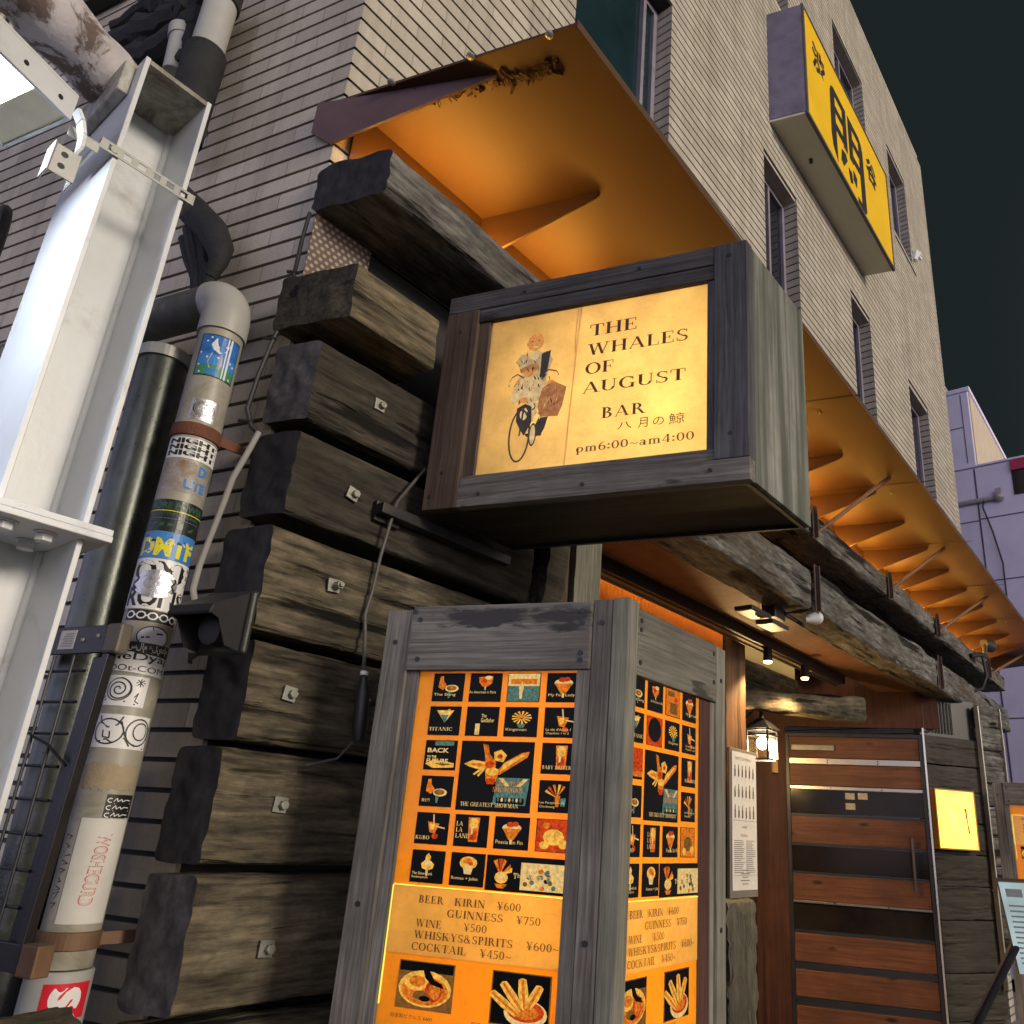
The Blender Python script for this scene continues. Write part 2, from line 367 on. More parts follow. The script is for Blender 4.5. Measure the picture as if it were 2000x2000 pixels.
# ------------------------------------------------------------------ palette
def tile_mat():
    m, t = newmat('glazed_border_tile'); v = rest(t, False)
    xyz = t.n('ShaderNodeSeparateXYZ', {0: v}); x, z = xyz.outputs[0], xyz.outputs[2]
    zz = t.math('DIVIDE', t.math('SUBTRACT', z, 3.404-.067*60), .067); row = t.math('FLOOR', zz); fz = t.math('FRACT', zz)
    st = t.math('MULTIPLY', t.math('MODULO', row, 2.0), .5)
    xx = t.math('ADD', t.math('DIVIDE', t.math('ADD', x, 40.0), .212), st); cx = t.math('FLOOR', xx); fx = t.math('FRACT', xx)
    cv = t.n('ShaderNodeCombineXYZ', {0: cx, 1: row, 2: 0.0}).outputs[0]
    rnd = t.n('ShaderNodeTexWhiteNoise', {0: cv}, noise_dimensions='3D').outputs['Value']
    col = t.ramp(rnd, [(0, (.39, .35, .295)), (.5, (.455, .41, .345)), (1, (.51, .465, .40))])
    fine = noise_(t, v, 90.0, 5, .7); dirt = noise_(t, scaled(t, v, (7.0, 7.0, .32)), 1.6, 8, .7)
    col = t.mix(t.ramp(fine, [(.45, G(0)), (.7, G(.35))]), col, (.24, .22, .20))
    col = t.mix(t.ramp(dirt, [(.45, G(0)), (.75, G(.55))]), col, (.17, .155, .135))
    jv = t.math('LESS_THAN', fx, .018); col = t.mix(t.math('MULTIPLY', jv, .55), col, (.10, .09, .085))
    jh = t.math('ADD', t.math('LESS_THAN', fz, .085), t.math('GREATER_THAN', fz, .915)); col = t.mix(jh, col, (.022, .02, .02))
    finish(t, col, .5, 0, fine, .25, .003, .35); return m
TILE = tile_mat()
MORTAR = plain('dark_mortar', (.03, .028, .027), .9)
CONC = plain('painted_concrete', (.40, .37, .33), .8, var=.2)
ALU = plain('window_aluminium', (.30, .27, .33), .4, .3)
GLASS = plain('night_window_glass', (.012, .030, .038), .08, 0, .5, 2.0, 0.02, .7)
GLASSD = plain('dark_window_glass', (.010, .012, .020), .10, 0, .5, 5.0, 0.02, .6)
CURT = plain('curtain_cloth', (.16, .17, .15), .9, var=.5, scale=14)
ASPH = plain('asphalt', (.055, .053, .05), .85, var=.35, scale=5, bstr=.5)
GLASSDOOR = plain('brown_door_glass', (.016, .012, .009), .16, 0, .7, 3.0, .02, .14)
PAVE = plain('paving_concrete', (.22, .21, .19), .85, var=.25, scale=4, bstr=.3)
LAV = plain('lavender_render', (.70, .665, .86), .75, var=.10, scale=2.2, dirt=(.56, .53, .70), dlo=.55, dhi=.9)
LAVT = plain('lavender_tile_side', (.50, .42, .34), .7, var=.15, scale=5)
DARKL = plain('joint_sealant', (.10, .085, .15), .8)
STEELG = plain('galvanised_grey_steel', (.33, .33, .32), .42, .35, .2, 12, .1, .5, dirt=(.15, .12, .09), dlo=.62, dhi=.78)
COLP = plain('white_painted_steel', (.60, .625, .66), .36, 0, .12, 5, .10, .5, dirt=(.25, .23, .19), dlo=.56, dhi=.80)
COLP2 = plain('grimy_white_paint', (.42, .41, .37), .6, 0, .4, 10, .2, .4, dirt=(.09, .075, .06), dlo=.42, dhi=.66)
RUSTT = plain('rusty_painted_tube', (.50, .47, .50), .75, 0, .25, 12, .6, .3, dirt=(.15, .11, .10), dlo=.50, dhi=.56)
PVC = plain('grey_vinyl_pipe', (.33, .31, .265), .42, 0, .18, 9, .06, .5, dirt=(.15, .14, .09), dlo=.5, dhi=.72)
PVC2 = plain('pale_vinyl_elbow', (.38, .38, .37), .40, 0, .15, 7, .06, .5)
PVCD = plain('sooty_vinyl_pipe', (.10, .10, .095), .6, 0, .5, 14, .2, .3, dirt=(.24, .23, .21), dlo=.55, dhi=.7)
GREENP = plain('green_grey_steel_pipe', (.075, .084, .078), .30, .55, .35, 22, .12, .6, dirt=(.15, .155, .14), dlo=.58, dhi=.74)
RUST = plain('rusty_strap', (.16, .065, .04), .8, .1, .4, 18, .4, .3)
STRAPM = plain('dull_brown_steel', (.075, .052, .040), .7, .2, .4, 16, .3, .3, dirt=(.15, .065, .035), dlo=.55, dhi=.75)
RUSTY2 = plain('brown_strap', (.17, .10, .06), .6, .3, .3, 14, .2, .4)
BLACKM = plain('black_painted_metal', (.014, .014, .017), .42, .2, .4, 10, .1, .5)
BLACKP = plain('black_plastic', (.018, .018, .020), .45, 0, .3, 12, .08, .5)
LAG = plain('black_pipe_lagging', (.020, .021, .024), .75, 0, .5, 12, .8, .3)
GREYC = plain('grey_cable', (.30, .29, .28), .5, 0, .1)
ROCK = plain('rough_stone', (.12, .105, .07), .8, 0, .6, 16, .9, .3, dirt=(.05, .045, .035), dlo=.45, dhi=.65)
BOLTM = plain('zinc_bolt', (.26, .265, .235), .45, .5, .3, 30, .15, .5, dirt=(.16, .13, .09), dlo=.55, dhi=.7)
BRONZE = plain('brown_plastic_cap', (.12, .105, .085), .5, 0, .15)
# logs
LOG = wood('old_sleeper_timber', (.011, .0095, .0075), (.105, .088, .060), (.42, .35, .235), 0, 2.0, 19, .97, .85, 1.0, .012, cth=.03, pit=.62)
LOGK = wood('dark_sleeper_timber', (.012, .0105, .009), (.042, .037, .029), (.135, .118, .09), 0, 2.0, 22, .95, .8, .9, .010, cth=.02, pit=.45)
LOGG = wood('silvered_timber', (.035, .033, .030), (.155, .148, .135), (.45, .445, .42), 0, 2.2, 18, .95, .85, .95, .010, cth=.03, pit=.7, stain=(.10, .07, .04), slo=.58, shi=.70)
END = wood('charred_end_grain', (.009, .0088, .011), (.020, .019, .024), (.042, .040, .048), 2, 10, 20, .35, .8, .5, .005)
ENDL = wood('grey_end_grain', (.030, .029, .034), (.068, .064, .074), (.13, .124, .138), 2, 14, 18, .3, .85, .4, .004)
RWOOD = wood('rusty_brown_timber', (.05, .032, .018), (.14, .095, .055), (.27, .20, .125), 0, 2.2, 24, .9, .85, .8, .008)
# boards
BZ = wood('grey_weathered_board_upright', (.040, .033, .029), (.122, .108, .098), (.285, .262, .242), 2, 1.3, 60, .45, .8, .35, .003)
BX = wood('grey_weathered_board', (.048, .042, .038), (.128, .116, .106), (.285, .268, .248), 0, 1.5, 55, .45, .8, .35, .003, stain=(.035, .033, .036), slo=.60, shi=.635, sscale=6)
BY = wood('grey_weathered_side_board', (.065, .060, .05), (.16, .152, .126), (.30, .29, .25), 1, 1.5, 55, .5, .8, .35, .003, stain=(.045, .043, .04), slo=.515, shi=.545, sscale=4.5)
BZG = wood('pale_upright_board', (.08, .075, .06), (.185, .176, .145), (.33, .32, .27), 2, 1.3, 60, .5, .8, .35, .003)
BZB = wood('brown_upright_board', (.035, .022, .017), (.085, .056, .042), (.17, .12, .092), 2, 1.3, 70, .45, .75, .3, .003)
BZR = wood('red_brown_batten', (.03, .012, .010), (.07, .028, .022), (.13, .06, .045), 2, 1.3, 60, .3, .7, .3, .003)
SX = wood('dark_sign_rail', (.022, .021, .024), (.055, .053, .058), (.15, .145, .15), 0, 1.5, 48, .5, .75, .4, .003, stain=(.018, .016, .018), slo=.54, shi=.585, sscale=5)
SZ = wood('dark_sign_stile', (.028, .028, .034), (.068, .067, .077), (.15, .148, .165), 2, 1.3, 50, .45, .75, .35, .003)
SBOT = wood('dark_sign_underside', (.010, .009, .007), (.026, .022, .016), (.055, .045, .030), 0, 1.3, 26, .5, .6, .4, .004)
def mossy():
    m, t = newmat('weathered_green_grey_panel'); v = rest(t)
    g = noise_(t, scaled(t, v, (26, 26, .9)), 1.0, 8, .6); b = noise_(t, v, 7, 8, .65)
    c = t.ramp(g, [(.32, (.050, .054, .046)), (.5, (.125, .132, .115)), (.70, (.32, .33, .30))])
    c = t.mix(t.ramp(b, [(.4, G(0)), (.75, G(.6))]), c, (.075, .082, .068)); finish(t, c, .8, 0, g, .3, .003, .2); return m
MOSS = mossy()
SOFF = plain('brown_steel_soffit', (.066, .029, .0105), .6, 0, .22, 2.6, .05, .4, dirt=(.034, .015, .007), dlo=.58, dhi=.85)
SEAM = plain('soffit_joint', (.05, .022, .012), .8)
FLANGE = plain('violet_lit_steel', (.105, .065, .075), .55, 0, .3, 7, .1, .4)  # violet street light on the end rib, put into its steel colour
REDW = wood('red_brown_door_plank', (.06, .023, .011), (.14, .055, .026), (.225, .092, .045), 0, 1.0, 26, .25, .55, .2, .002, knots=1)
REDWZ = wood('red_brown_upright_plank', (.025, .009, .005), (.062, .022, .011), (.11, .042, .02), 2, 1.0, 26, .4, .6, .3, .003)
STEELB = plain('brushed_steel_strip', (.34, .31, .26), .32, .85, .2, 6, .05, .5)
CREAM = plain('cream_wall_plaster', (.62, .45, .17), .8, 0, .12, 4)
ORANGEW = plain('orange_corrugated_sheet', (.62, .27, .06), .55, 0, .08, 5)
YSIGN = plain('yellow_sign_face', (.82, .50, .008), .45, 0, .07, 4, .02, .4)
SGREY = plain('sign_box_sheet', (.56, .55, .43), .5, .1, .15, 3, .05, .4)
SPURP = plain('sign_box_side_sheet', (.17, .155, .23), .55, .1, .45, 6, .05, .4)
INK = plain('black_ink', (.012, .012, .014), .5, 0, .2)
WHITEV = plain('white_vinyl', (.74, .74, .76), .35, 0, .06, 20, .02)
SILV = plain('silver_foil', (.60, .60, .63), .25, .7, .35, 60, .2)
BLUE1 = plain('blue_print', (.03, .17, .55), .3, 0, .5, 60, .02); BLUE2 = plain('bright_blue_print', (.05, .22, .60), .35)
GREEN1 = plain('green_print', (.05, .24, .16), .3); YEL1 = plain('yellow_print', (.75, .68, .04), .35); RED1 = plain('red_print', (.62, .02, .04), .35)
DKGREEN = plain('dark_green_print', (.016, .024, .022), .3); GREENT = plain('faded_green_print', (.04, .10, .06), .35)
PEEL = plain('peeling_paper', (.36, .29, .20), .8, 0, .3, 25, .3); TORN = plain('torn_foil_paper', (.36, .34, .33), .55, .2, .4, 30, .4, dirt=(.25, .15, .08), dlo=.5, dhi=.7)
PAPER = plain('grubby_white_paper', (.60, .59, .56), .6, 0, .12, 14, .05); REDOUT = plain('pink_red_outline', (.50, .16, .15), .5)
BRNINK = plain('brown_print', (.085, .045, .020), .5, 0, .1)
SKIN = emit('printed_skin', (.74, .30, .08), .85, .4, 90); TAN = emit('printed_tan_cloth', (.60, .41, .20), .85, .5, 90); BRN = emit('printed_brown_cloth', (.50, .20, .08), .85, .55, 70)
GREYP = plain('printed_slate', (.075, .062, .055), .5, 0, .5, 60); CRM = emit('printed_cream_cloth', (.76, .52, .25), .85, .45, 60)

# ================================================================== SETTING
g = MB(); g.box(-40, 60, -60, 40, -.2, -.12); tag(g.build('street', ASPH), kind='structure')
g = MB(); g.box(-10, 11, -1.2, 6, -.12, 0.0); tag(g.build('pavement', PAVE, bevel=.01), kind='structure')

# ------------------------------------------------------------------ the tiled building
B = thing('tiled_building', (.918, 1.8, 0), 'beige building faced in long narrow tiles rising over the bar canopy', 'building')
WIN = [(1.935, 2.77, 4.55, 6.15), (4.02, 4.60, 4.55, 6.12), (5.77, 6.28, 4.55, 6.05), (7.47, 8.20, 4.55, 6.03), (5.76, 6.66, 8.0, 9.42), (7.48, 8.17, 8.05, 9.26), (1.95, 2.80, 8.05, 9.5), (4.02, 4.6, 8.05, 9.42)]
PH, PIT, TOP = 3.404, .067, 10.5
def intervals(x0, x1, z0, z1):
    iv = [(x0, x1)]
    for a, b, c, d in WIN:
        if c < z1-.001 and d > z0+.001:
            n = []
            for p, q in iv:
                if b <= p or a >= q: n.append((p, q)); continue
                if a > p: n.append((p, a))
                if b < q: n.append((b, q))
            iv = n
    return iv
fw = MB(); k0 = int((3.135-PH)/PIT)
zs = sorted({3.128, TOP} | {z for q in WIN for z in q[2:]})
for a, b in zip(zs, zs[1:]):
    for p, q in intervals(.918, 9.09, a, b): fw.box(p, q, 1.8115, 2.02, a, b)
z = PH+k0*PIT
while z < TOP-.05:
    for p, q in intervals(.918, 9.09, z+.004, z+.063):
        fw.box(p+.0004, q-.0004, 1.8, 1.8125, z+.0058, z+.0612)
    z += PIT
fw.box(9.088, 9.3, 1.8125, 6, 0, TOP)
fw.build('front_wall', TILE, B)
sw = MB(frame((.918, 1.8, 0), dirv(103.8), dirv(13.8)))
sw.box(0.0, 7, .0115, .2, 0, TOP-.01)
z = PH-int(PH/PIT)*PIT
while z < TOP-.05:
    sw.box(.0006, 7, 0, .0125, z+.0058, z+.0612); z += PIT
sw.build('side_wall', TILE, B)
pc = MB(); pc.box(.93, 9.2, 1.83, 2.1, TOP-.005, TOP+.06); pc.build('parapet_cap', CONC, B, bevel=.008)
for i, (a, b, c, d) in enumerate(WIN):
    f = MB(); t_ = .04; y0, y1 = 1.90, 1.95
    f.box(a+.0005, a+t_, y0, y1, c, d-.0005); f.box(b-t_, b-.0005, y0, y1, c, d-.0005); f.box(a+t_, b-t_, y0+.001, y1, d-t_, d-.0007); f.box(a+t_, b-t_, y0+.001, y1, c, c+t_)
    mid = b-.14 if i == 0 else (a+b)/2; f.box(mid-.014, mid+.014, y0-.004, y1-.01, c+t_, d-t_)
    wo = f.build('window', ALU, B, bevel=.003)
    gl = MB(); gl.box(a+t_+.001, mid-.0145, 1.925, 1.930, c+t_+.001, d-t_-.001); gl.box(mid+.0145, b-t_-.001, 1.925, 1.930, c+t_+.001, d-t_-.001)
    gl.build('pane', GLASS if i == 0 else GLASSD, wo)
    if i in (0, 1, 4):
        cu = MB()
        for k in range(9):
            x = b-.30+k*.028; cu.tube([(x, 1.99+.008*(k % 2), c+.02), (x, 1.99+.008*(k % 2), d-.02)], .017, 6)
        cu.build('curtain', CURT, wo, smooth=True)
rm = MB(); rm.box(.95, 9.08, 2.05, 2.06, 2.95, TOP-.05); rm.build('dark_interior', MORTAR, B)
sl = MB(); sl.box(7.50, 8.30, 1.795, 1.7995, 7.93, 7.965); sl.build('wall_slot', MORTAR, B)

# ------------------------------------------------------------------ lavender building down the street
LB = thing('lavender_building', (12, 2, 0), 'pale lavender panelled building standing beyond the tiled one at the street end', 'building')
q = MB(); q.box(12, 16, -6, 6, 0, 7.0); q.build('wall', LAV, LB, bevel=.02)
q = MB(); q.box(12.01, 15, 2.02, 5, 7.001, 8.34); q.build('roof_block', [LAV], LB, bevel=.015)
q = MB(); q.box(12.03, 14.9, 2.005, 2.0195, 7.02, 8.30); q.build('roof_block_side', LAVT, LB)
q = MB(); q.box(11.99, 15.1, 1.99, 5.1, 8.341, 8.42); q.build('coping', LAV, LB, bevel=.01)
q = MB(); q.box(11.97, 16, -6, 6.02, 7.0005, 7.03); q.build('parapet_cap', LAV, LB)
j = MB()
for zz in (6.14, 5.17, 4.2, 3.2): j.box(11.992, 11.9995, -6, 2.045, zz, zz+.016); j.box(11.990, 11.9995, 2.075, 6, zz-.02, zz-.006)
for yy in (2.05, -.6): j.box(11.991, 11.9993, yy, yy+.022, 0, 6.98)
j.box(12.0, 12.0095, 2.13, 2.14, 7.1, 8.3); j.box(12.0, 12.0093, 2.142, 5, 7.72, 7.732)
j.build('panel_joint', DARKL, LB)
q = MB(); q.box(11.98, 11.9995, -1.2, 1.56, 6.44, 6.955); q.build('window', GLASSD, LB); 
q = MB(); q.box(11.95, 11.979, -1.2, 1.565, 6.82, 6.985); q.build('red_fascia', plain('red_fascia_sheet', (.42, .03, .09), .5), LB)
q = MB(); q.tube([(11.95, 2.5, 6.43), (11.95, 1.83, 6.43)], .035, 10); q.ball((11.93, 1.76, 6.42), .075, sz=.8); q.box(11.9, 11.97, 1.72, 1.80, 6.46, 6.56); q.build('conduit', plain('pale_conduit', (.40, .36, .40), .5), LB, smooth=True)
q = MB(); q.tube([(11.94, 1.96, 6.46), (11.92, 1.99, 6.3), (11.93, 1.90, 5.9), (11.93, 1.82, 5.4), (11.94, 1.83, 4.9)], .012, 8); q.build('cable', BLACKP, LB, smooth=True)
q = MB(); q.tube([(11.96, 1.10, 3.62), (11.995, 1.10, 3.62)], .16, 20); q.build('round_vent', DARKL, LB, smooth=False)
q = MB()
for k in range(4): q.box(12.3+k*.4, 12.33+k*.4, 2.5, 2.53, 8.421, 9.0)
q.box(12.25, 13.6, 2.49, 2.54, 8.95, 9.0); q.box(12.2, 12.9, 2.4, 2.48, 8.421, 8.7); q.build('roof_rail', STEELG, LB)

# ------------------------------------------------------------------ steel canopy
CN = thing('steel_canopy', (1.0, 1.8, 3.5), 'long rust brown steel canopy with tapered ribs over the bar front', 'canopy')
ZC = 3.577
q = MB(); q.prism([(.896, 1.874, ZC), (1.136, 1.05, ZC), (10.25, 1.165, ZC), (10.49, 1.99, ZC), (9.33, 1.99, ZC), (9.33, 1.799, ZC), (.921, 1.799, ZC)], (0, 0, .010)); q.build('plate', SOFF, CN)
q = MB(); q.prism([(1.136, 1.046, ZC-.012), (10.25, 1.161, ZC-.012), (10.25, 1.165, ZC-.012), (1.136, 1.0499, ZC-.012)], (0, 0, .030)); q.build('front_lip', SOFF, CN)
cd = dirv(-73.25)
def rib(xt, m, y0=1.7875, zr=3.39, tip=.42):
    x0 = xt-(1.8-1.37)/math.tan(R(73.25)); L = tip/math.sin(R(73.25)); s = Vector((x0, y0, 0)); e = s+cd*L
    q = MB(); q.prism([(s.x, s.y, zr), (e.x, e.y, ZC-.022), (e.x+cd.x*.012, e.y+cd.y*.012, ZC-.012), (e.x+cd.x*.014, e.y+cd.y*.014, ZC-.001), (s.x, s.y, ZC-.001)], (.009, 0, 0))
    return q.build('rib', m, CN)
for k in range(15): rib(1.65+.585*k, SOFF)
q = MB(); q.prism([(.878, 1.872, 3.455), (.903, 1.80, 3.392), (1.118, 1.34, ZC-.006), (1.120, 1.335, ZC-.001), (.878, 1.872, ZC-.001)], (.008, .002, 0)); q.build('end_rib', FLANGE, CN)
q = MB(); q.box(.97, 9.08, 1.788, 1.7985, 3.29, ZC-.0015); q.build('added_wall_cover', SOFF, CN)  # added sheet hiding the wall strip that the strip lamps make too bright
for k in range(8):
    x = 1.60+1.17*k+.42
    q = MB(); q.prism([(x, 1.798, ZC-.0015), (x+.22, 1.06, ZC-.0015), (x+.228, 1.06, ZC-.0015), (x+.008, 1.798, ZC-.0015)], (0, 0, .001)); q.build('joint', SEAM, CN)
for x, y in ((.93, 1.62), (1.005, 1.36), (1.085, 1.13)):
    q = MB(); q.ball((x+.03, y, ZC-.002), .013, n=10, sz=.7); q.build('bolt', STEELG, CN, smooth=True)
for k in range(6):
    for dx in (.05, .13):
        q = MB(); q.ball((3.45+1.17*k+.03, 1.62-dx*2.6, ZC-.002), .008, n=8, sz=.7); q.build('bolt', STEELG, CN, smooth=True)
# nest debris stuck along the end rib
q = MB(); random.seed(5)
for k in range(150):
    t_ = random.random(); p = Vector((1.0, 1.66, 0)).lerp(Vector((1.19, 1.17, 0)), t_)+Vector((random.gauss(.02, .012), random.gauss(0, .02), ZC-.003-random.random()*.004))
    d = Vector((random.uniform(-1, 1), random.uniform(-1, 1), random.uniform(-.4, .1)))*.012; q.tube([p-d, p+d*.3, p+d+Vector((0, 0, -.002))], random.uniform(.0012, .004), 5)
tag(q.build('nest_debris', plain('dry_mud_straw', (.10, .05, .02), .9, var=.6, scale=60), None), 'dark crust of dry mud and straw stuck under the canopy end', 'debris', kind='stuff')
STRIPM = emit('warm_lamp_tube', (1.0, .47, .065), 120)
# strip lamps lying on the upper beam, hidden behind its top edge
for k in range(7):
    x0 = 1.02+1.19*k
    s = thing('strip_lamp', (x0, 1.69, 3.28), 'warm strip lamp lying on the upper beam under the canopy', 'lamp', 'strip lamps on the upper beam')
    q = MB(); q.box(x0, x0+1.05, 1.695, 1.745, 3.348, 3.361); [q.box(x0+d, x0+d+.03, 1.705, 1.735, 3.283, 3.3478) for d in (.1, .9)]; q.build('tray', STEELG, s)
    q = MB(); q.tube([(x0+.02, 1.72, 3.374), (x0+1.03, 1.72, 3.374)], .009, 8); q.build('tube', STRIPM, s, smooth=True)
# ================================================================== TIMBERS
GR = 'timbers stacked at the building corner'
LOGS = [  # x0, x1, y0, z0, z1, mat, end, label, bolt(x,z), bolt kind
 (.893, 3.96, 1.556, 3.127, 3.284, LOGG, END, 'topmost corner timber, lying flat and running out under the canopy as its upper beam', None),
 (.863, 1.222, 1.562, 2.700, 2.866, LOG, LOGK, 'short brown timber block, second from the top of the corner stack', None),
 (.888, 1.90, 1.662, 2.430, 2.664, LOGK, ENDL, 'timber with a pale grey sawn end, third from the top of the corner stack', (1.131, 2.564)),
 (.880, 1.815, 1.662, 2.170, 2.394, LOGK, END, 'dark timber with the sign bracket fixed to its face, in the corner stack', (1.095, 2.283)),
 (.865, 1.805, 1.664, 1.884, 2.134, LOG, END, 'timber behind the black hood lamp with a nut standing proud of its washer', (1.087, 2.032)),
 (.885, 1.93, 1.672, 1.636, 1.860, LOG, END, 'timber with a round knot hole beside its bolt, just under the black hood lamp', (1.027, 1.754)),
 (.868, 1.95, 1.678, 1.384, 1.620, LOG, END, 'deeply cracked timber with a ragged end, second from the bottom in the corner stack', (1.058, 1.511)),
 (.860, 1.95, 1.664, 1.112, 1.364, LOG, ENDL, 'smoother brown timber with a long pale streak on its end, low in the corner stack', (1.077, 1.221)),
 (.866, 1.95, 1.664, .850, 1.090, LOG, END, 'lowest timber of the corner stack, its top just entering the photo', None)]
for i, (x0, x1, y0, z0, z1, m_, e_, lab, bo) in enumerate(LOGS):
    t_ = thing('timber', (x0, 1.8, z0), lab, 'timber', GR)
    q = MB(); L = x1-x0
    q.rough(x0, x1, y0, 1.799, z0, z1, nx=int(L*(80 if L < 2 else 50)), ny=14, nz=36 if i else 22, amp=.0045 if i else .0055, seed=i+1, rnd=.16 if i not in (0, 1) else .10, groove=(.010, .012, .020, .012, .014, .022, .030, .014, .02)[i], skew=.301, chew=.04 if i else .10)
    q.build('log', [m_, e_], t_, smooth=True)
    if bo:
        bx, bz = bo; yf = y0-.004; an = R([0, 0, 0, -12, 4, -6, -4, -3][i-0] if i < 8 else 0); h = .017
        q = MB(); P = [(bx+h*1.4*math.cos(an+a), yf, bz+h*1.4*math.sin(an+a)) for a in (R(45), R(135), R(225), R(315))]
        q.prism(P, (0, -.005, 0)); wo = q.build('washer_plate', BOLTM, t_, bevel=.0008)
        q = MB(); ex = .022 if i == 4 else .012
        q.prism([(bx+.004+.0105*math.cos(R(60*k+10)), yf-.0051, bz+.0105*math.sin(R(60*k+10))) for k in range(6)], (0, -ex, 0))
        if i == 4: q.tube([(bx+.004, yf-.027, bz), (bx+.004, yf-.034, bz)], .006, 12)
        q.build('bolt', BOLTM, wo, bevel=.001)
# upper and lower beams
for i, (a, b, lab) in enumerate(((3.985, 5.335, 'short silvered length of the upper beam above the two small flood lamps'), (5.36, 6.56, 'third length of the upper beam, between the middle hanger rods'), (6.585, 9.35, 'far end length of the upper beam with the small swivel lamp on it'))):
    t_ = thing('upper_beam', (a, 1.68, 3.12), lab, 'beam', 'upper beam lengths')
    q = MB(); q.rough(a, b, 1.556, 1.797, 3.120, 3.274, nx=int((b-a)*45), ny=10, nz=20, amp=.006, seed=20+i, rnd=.12, groove=.022, chew=.12); q.build('log', [LOGG, LOGG], t_, smooth=True)
for i, (a, b, lab) in enumerate(((2.17, 3.965, 'near length of the lower beam with its rotten orange lit underside'), (4.01, 6.50, 'middle length of the lower beam, between its two rusty joint straps'), (6.54, 9.34, 'far end length of the lower beam carried on rough stacked blocks'))):
    t_ = thing('lower_beam', (a, 1.68, 2.68), lab, 'beam', 'lower beam lengths')
    q = MB(); q.rough(a, b, 1.56, 1.785, 2.682, 2.925, nx=int((b-a)*45), ny=18, nz=24, amp=.008, seed=30+i, rnd=.12, groove=.030, chew=.16); q.build('log', [LOGG, LOGG], t_, smooth=True)
for i, (x, z0, z1, lab) in enumerate(((4.0, 3.085, 3.315, 'rusty strap clasping the upper beam at the nearest hanger rod'), (5.35, 3.085, 3.315, 'rusty strap clasping the upper beam at the second hanger rod'), (6.573, 3.085, 3.315, 'rusty strap clasping the upper beam at the third hanger rod'), (8.45, 3.085, 3.315, 'rusty strap clasping the upper beam at the farthest hanger rod'),
        (3.988, 2.655, 2.95, 'rusty strap at the near joint of the lower beam'), (6.52, 2.655, 2.95, 'rusty strap at the far joint of the lower beam'))):
    q = MB(); q.box(x-.024, x+.024, 1.538, 1.546, z0+.01, z1-.01); q.box(x-.006, x+.006, 1.516, 1.5375, z0+.02, z1-.02)
    tag(q.build('beam_strap', STRAPM, bevel=.0015), lab, 'strap', 'beam straps')
for i, (p, e, lab) in enumerate((((4.016, 1.532, 3.14), (4.413, 1.223, 3.572), 'nearest ribbed steel hanger rod, thickest looking, rising from the upper beam'), ((5.356, 1.532, 3.17), (5.802, 1.256, 3.572), 'second ribbed hanger rod rising to the canopy'), ((6.584, 1.532, 3.15), (7.217, 1.263, 3.572), 'third ribbed hanger rod rising to the canopy'), ((8.478, 1.532, 3.144), (9.62, 1.36, 3.572), 'farthest ribbed hanger rod, near the end of the canopy'))):
    n = 90; P = [Vector(p).lerp(Vector(e), k/n) for k in range(n+1)]
    q = MB(); q.tube(P, [.0115 if k % 3 else .0140 for k in range(n+1)], 8); tag(q.build('hanger_rod', RUSTY2, smooth=False), lab, 'rod', 'canopy hanger rods')
# perforated infill under the topmost timber
def dots(name, base, hole, s, axes=(0, 2), r=.30):
    m, t = newmat(name); v = rest(t, False); xyz = t.n('ShaderNodeSeparateXYZ', {0: v})
    a = t.math('DIVIDE', xyz.outputs[axes[0]], s); b = t.math('DIVIDE', xyz.outputs[axes[1]], s*.87)
    row = t.math('FLOOR', b); a = t.math('ADD', a, t.math('MULTIPLY', t.math('FLOORED_MODULO', row, 2.0), .5))
    fa = t.math('SUBTRACT', t.math('FRACT', a), .5); fb = t.math('SUBTRACT', t.math('FRACT', b), .5)
    d = t.math('SQRT', t.math('ADD', t.math('MULTIPLY', fa, fa), t.math('MULTIPLY', fb, fb)))
    n1 = noise_(t, v, 14, 6); c = t.ramp(n1, [(.3, tuple(x*.6 for x in base)), (.7, base)])
    k = t.ramp(d, [(r-.05, G(1)), (r+.04, G(0))]); c = t.mix(k, c, hole); finish(t, c, .6, .1, t.math('MULTIPLY', k, -1.0), .5, .003); return m
q = MB(); q.box(.905, 1.10, 1.786, 1.7885, 2.84, 3.14); tag(q.build('perforated_panel', dots('perforated_rusty_sheet', (.13, .085, .075), (.33, .28, .22), .021)), 'small brown perforated metal panel between the top two corner timbers', 'panel')
# posts at the right end of the timber stack
t_ = thing('bark_post', (1.89, 1.66, 0), 'crooked bark covered post at the right end of the stacked timbers', 'post')
q = MB(lambda a, b, c: (1.885+(a)*(1+.5*max(0, 2.35-c)**2)-max(0, 2.4-c)*.10, 1.66+b, c)); q.rough(-.045, .045, -.05, .05, 0, 2.67, nx=6, ny=6, nz=70, amp=.012, seed=44, rnd=.5); q.build('trunk', [LOGK, LOGK], t_, smooth=True)
q = MB(); q.rough(1.932, 2.0, 1.66, 1.75, 0, 2.68, nx=5, ny=5, nz=50, amp=.003, seed=45, rnd=.2); tag(q.build('dark_post', [BZB, BZB], smooth=True), 'narrow dark post between the bark post and the grey plank', 'post')
q = MB(); q.rough(2.003, 2.15, 1.635, 1.675, 0, 2.68, nx=8, ny=3, nz=50, amp=.002, seed=46, rnd=.2); tag(q.build('plank_post', [BZG, BZG], smooth=True), 'upright grey plank at the left side of the bar entrance', 'post')
q = MB(); q.box(.93, 2.16, 1.803, 1.9, 0, 3.12); q.box(2.16, 2.2, 1.70, 2.27, 0, 2.72); tag(q.build('timber_backing_wall', MORTAR), 'dark wall seen in the gaps between the stacked corner timbers', 'wall')
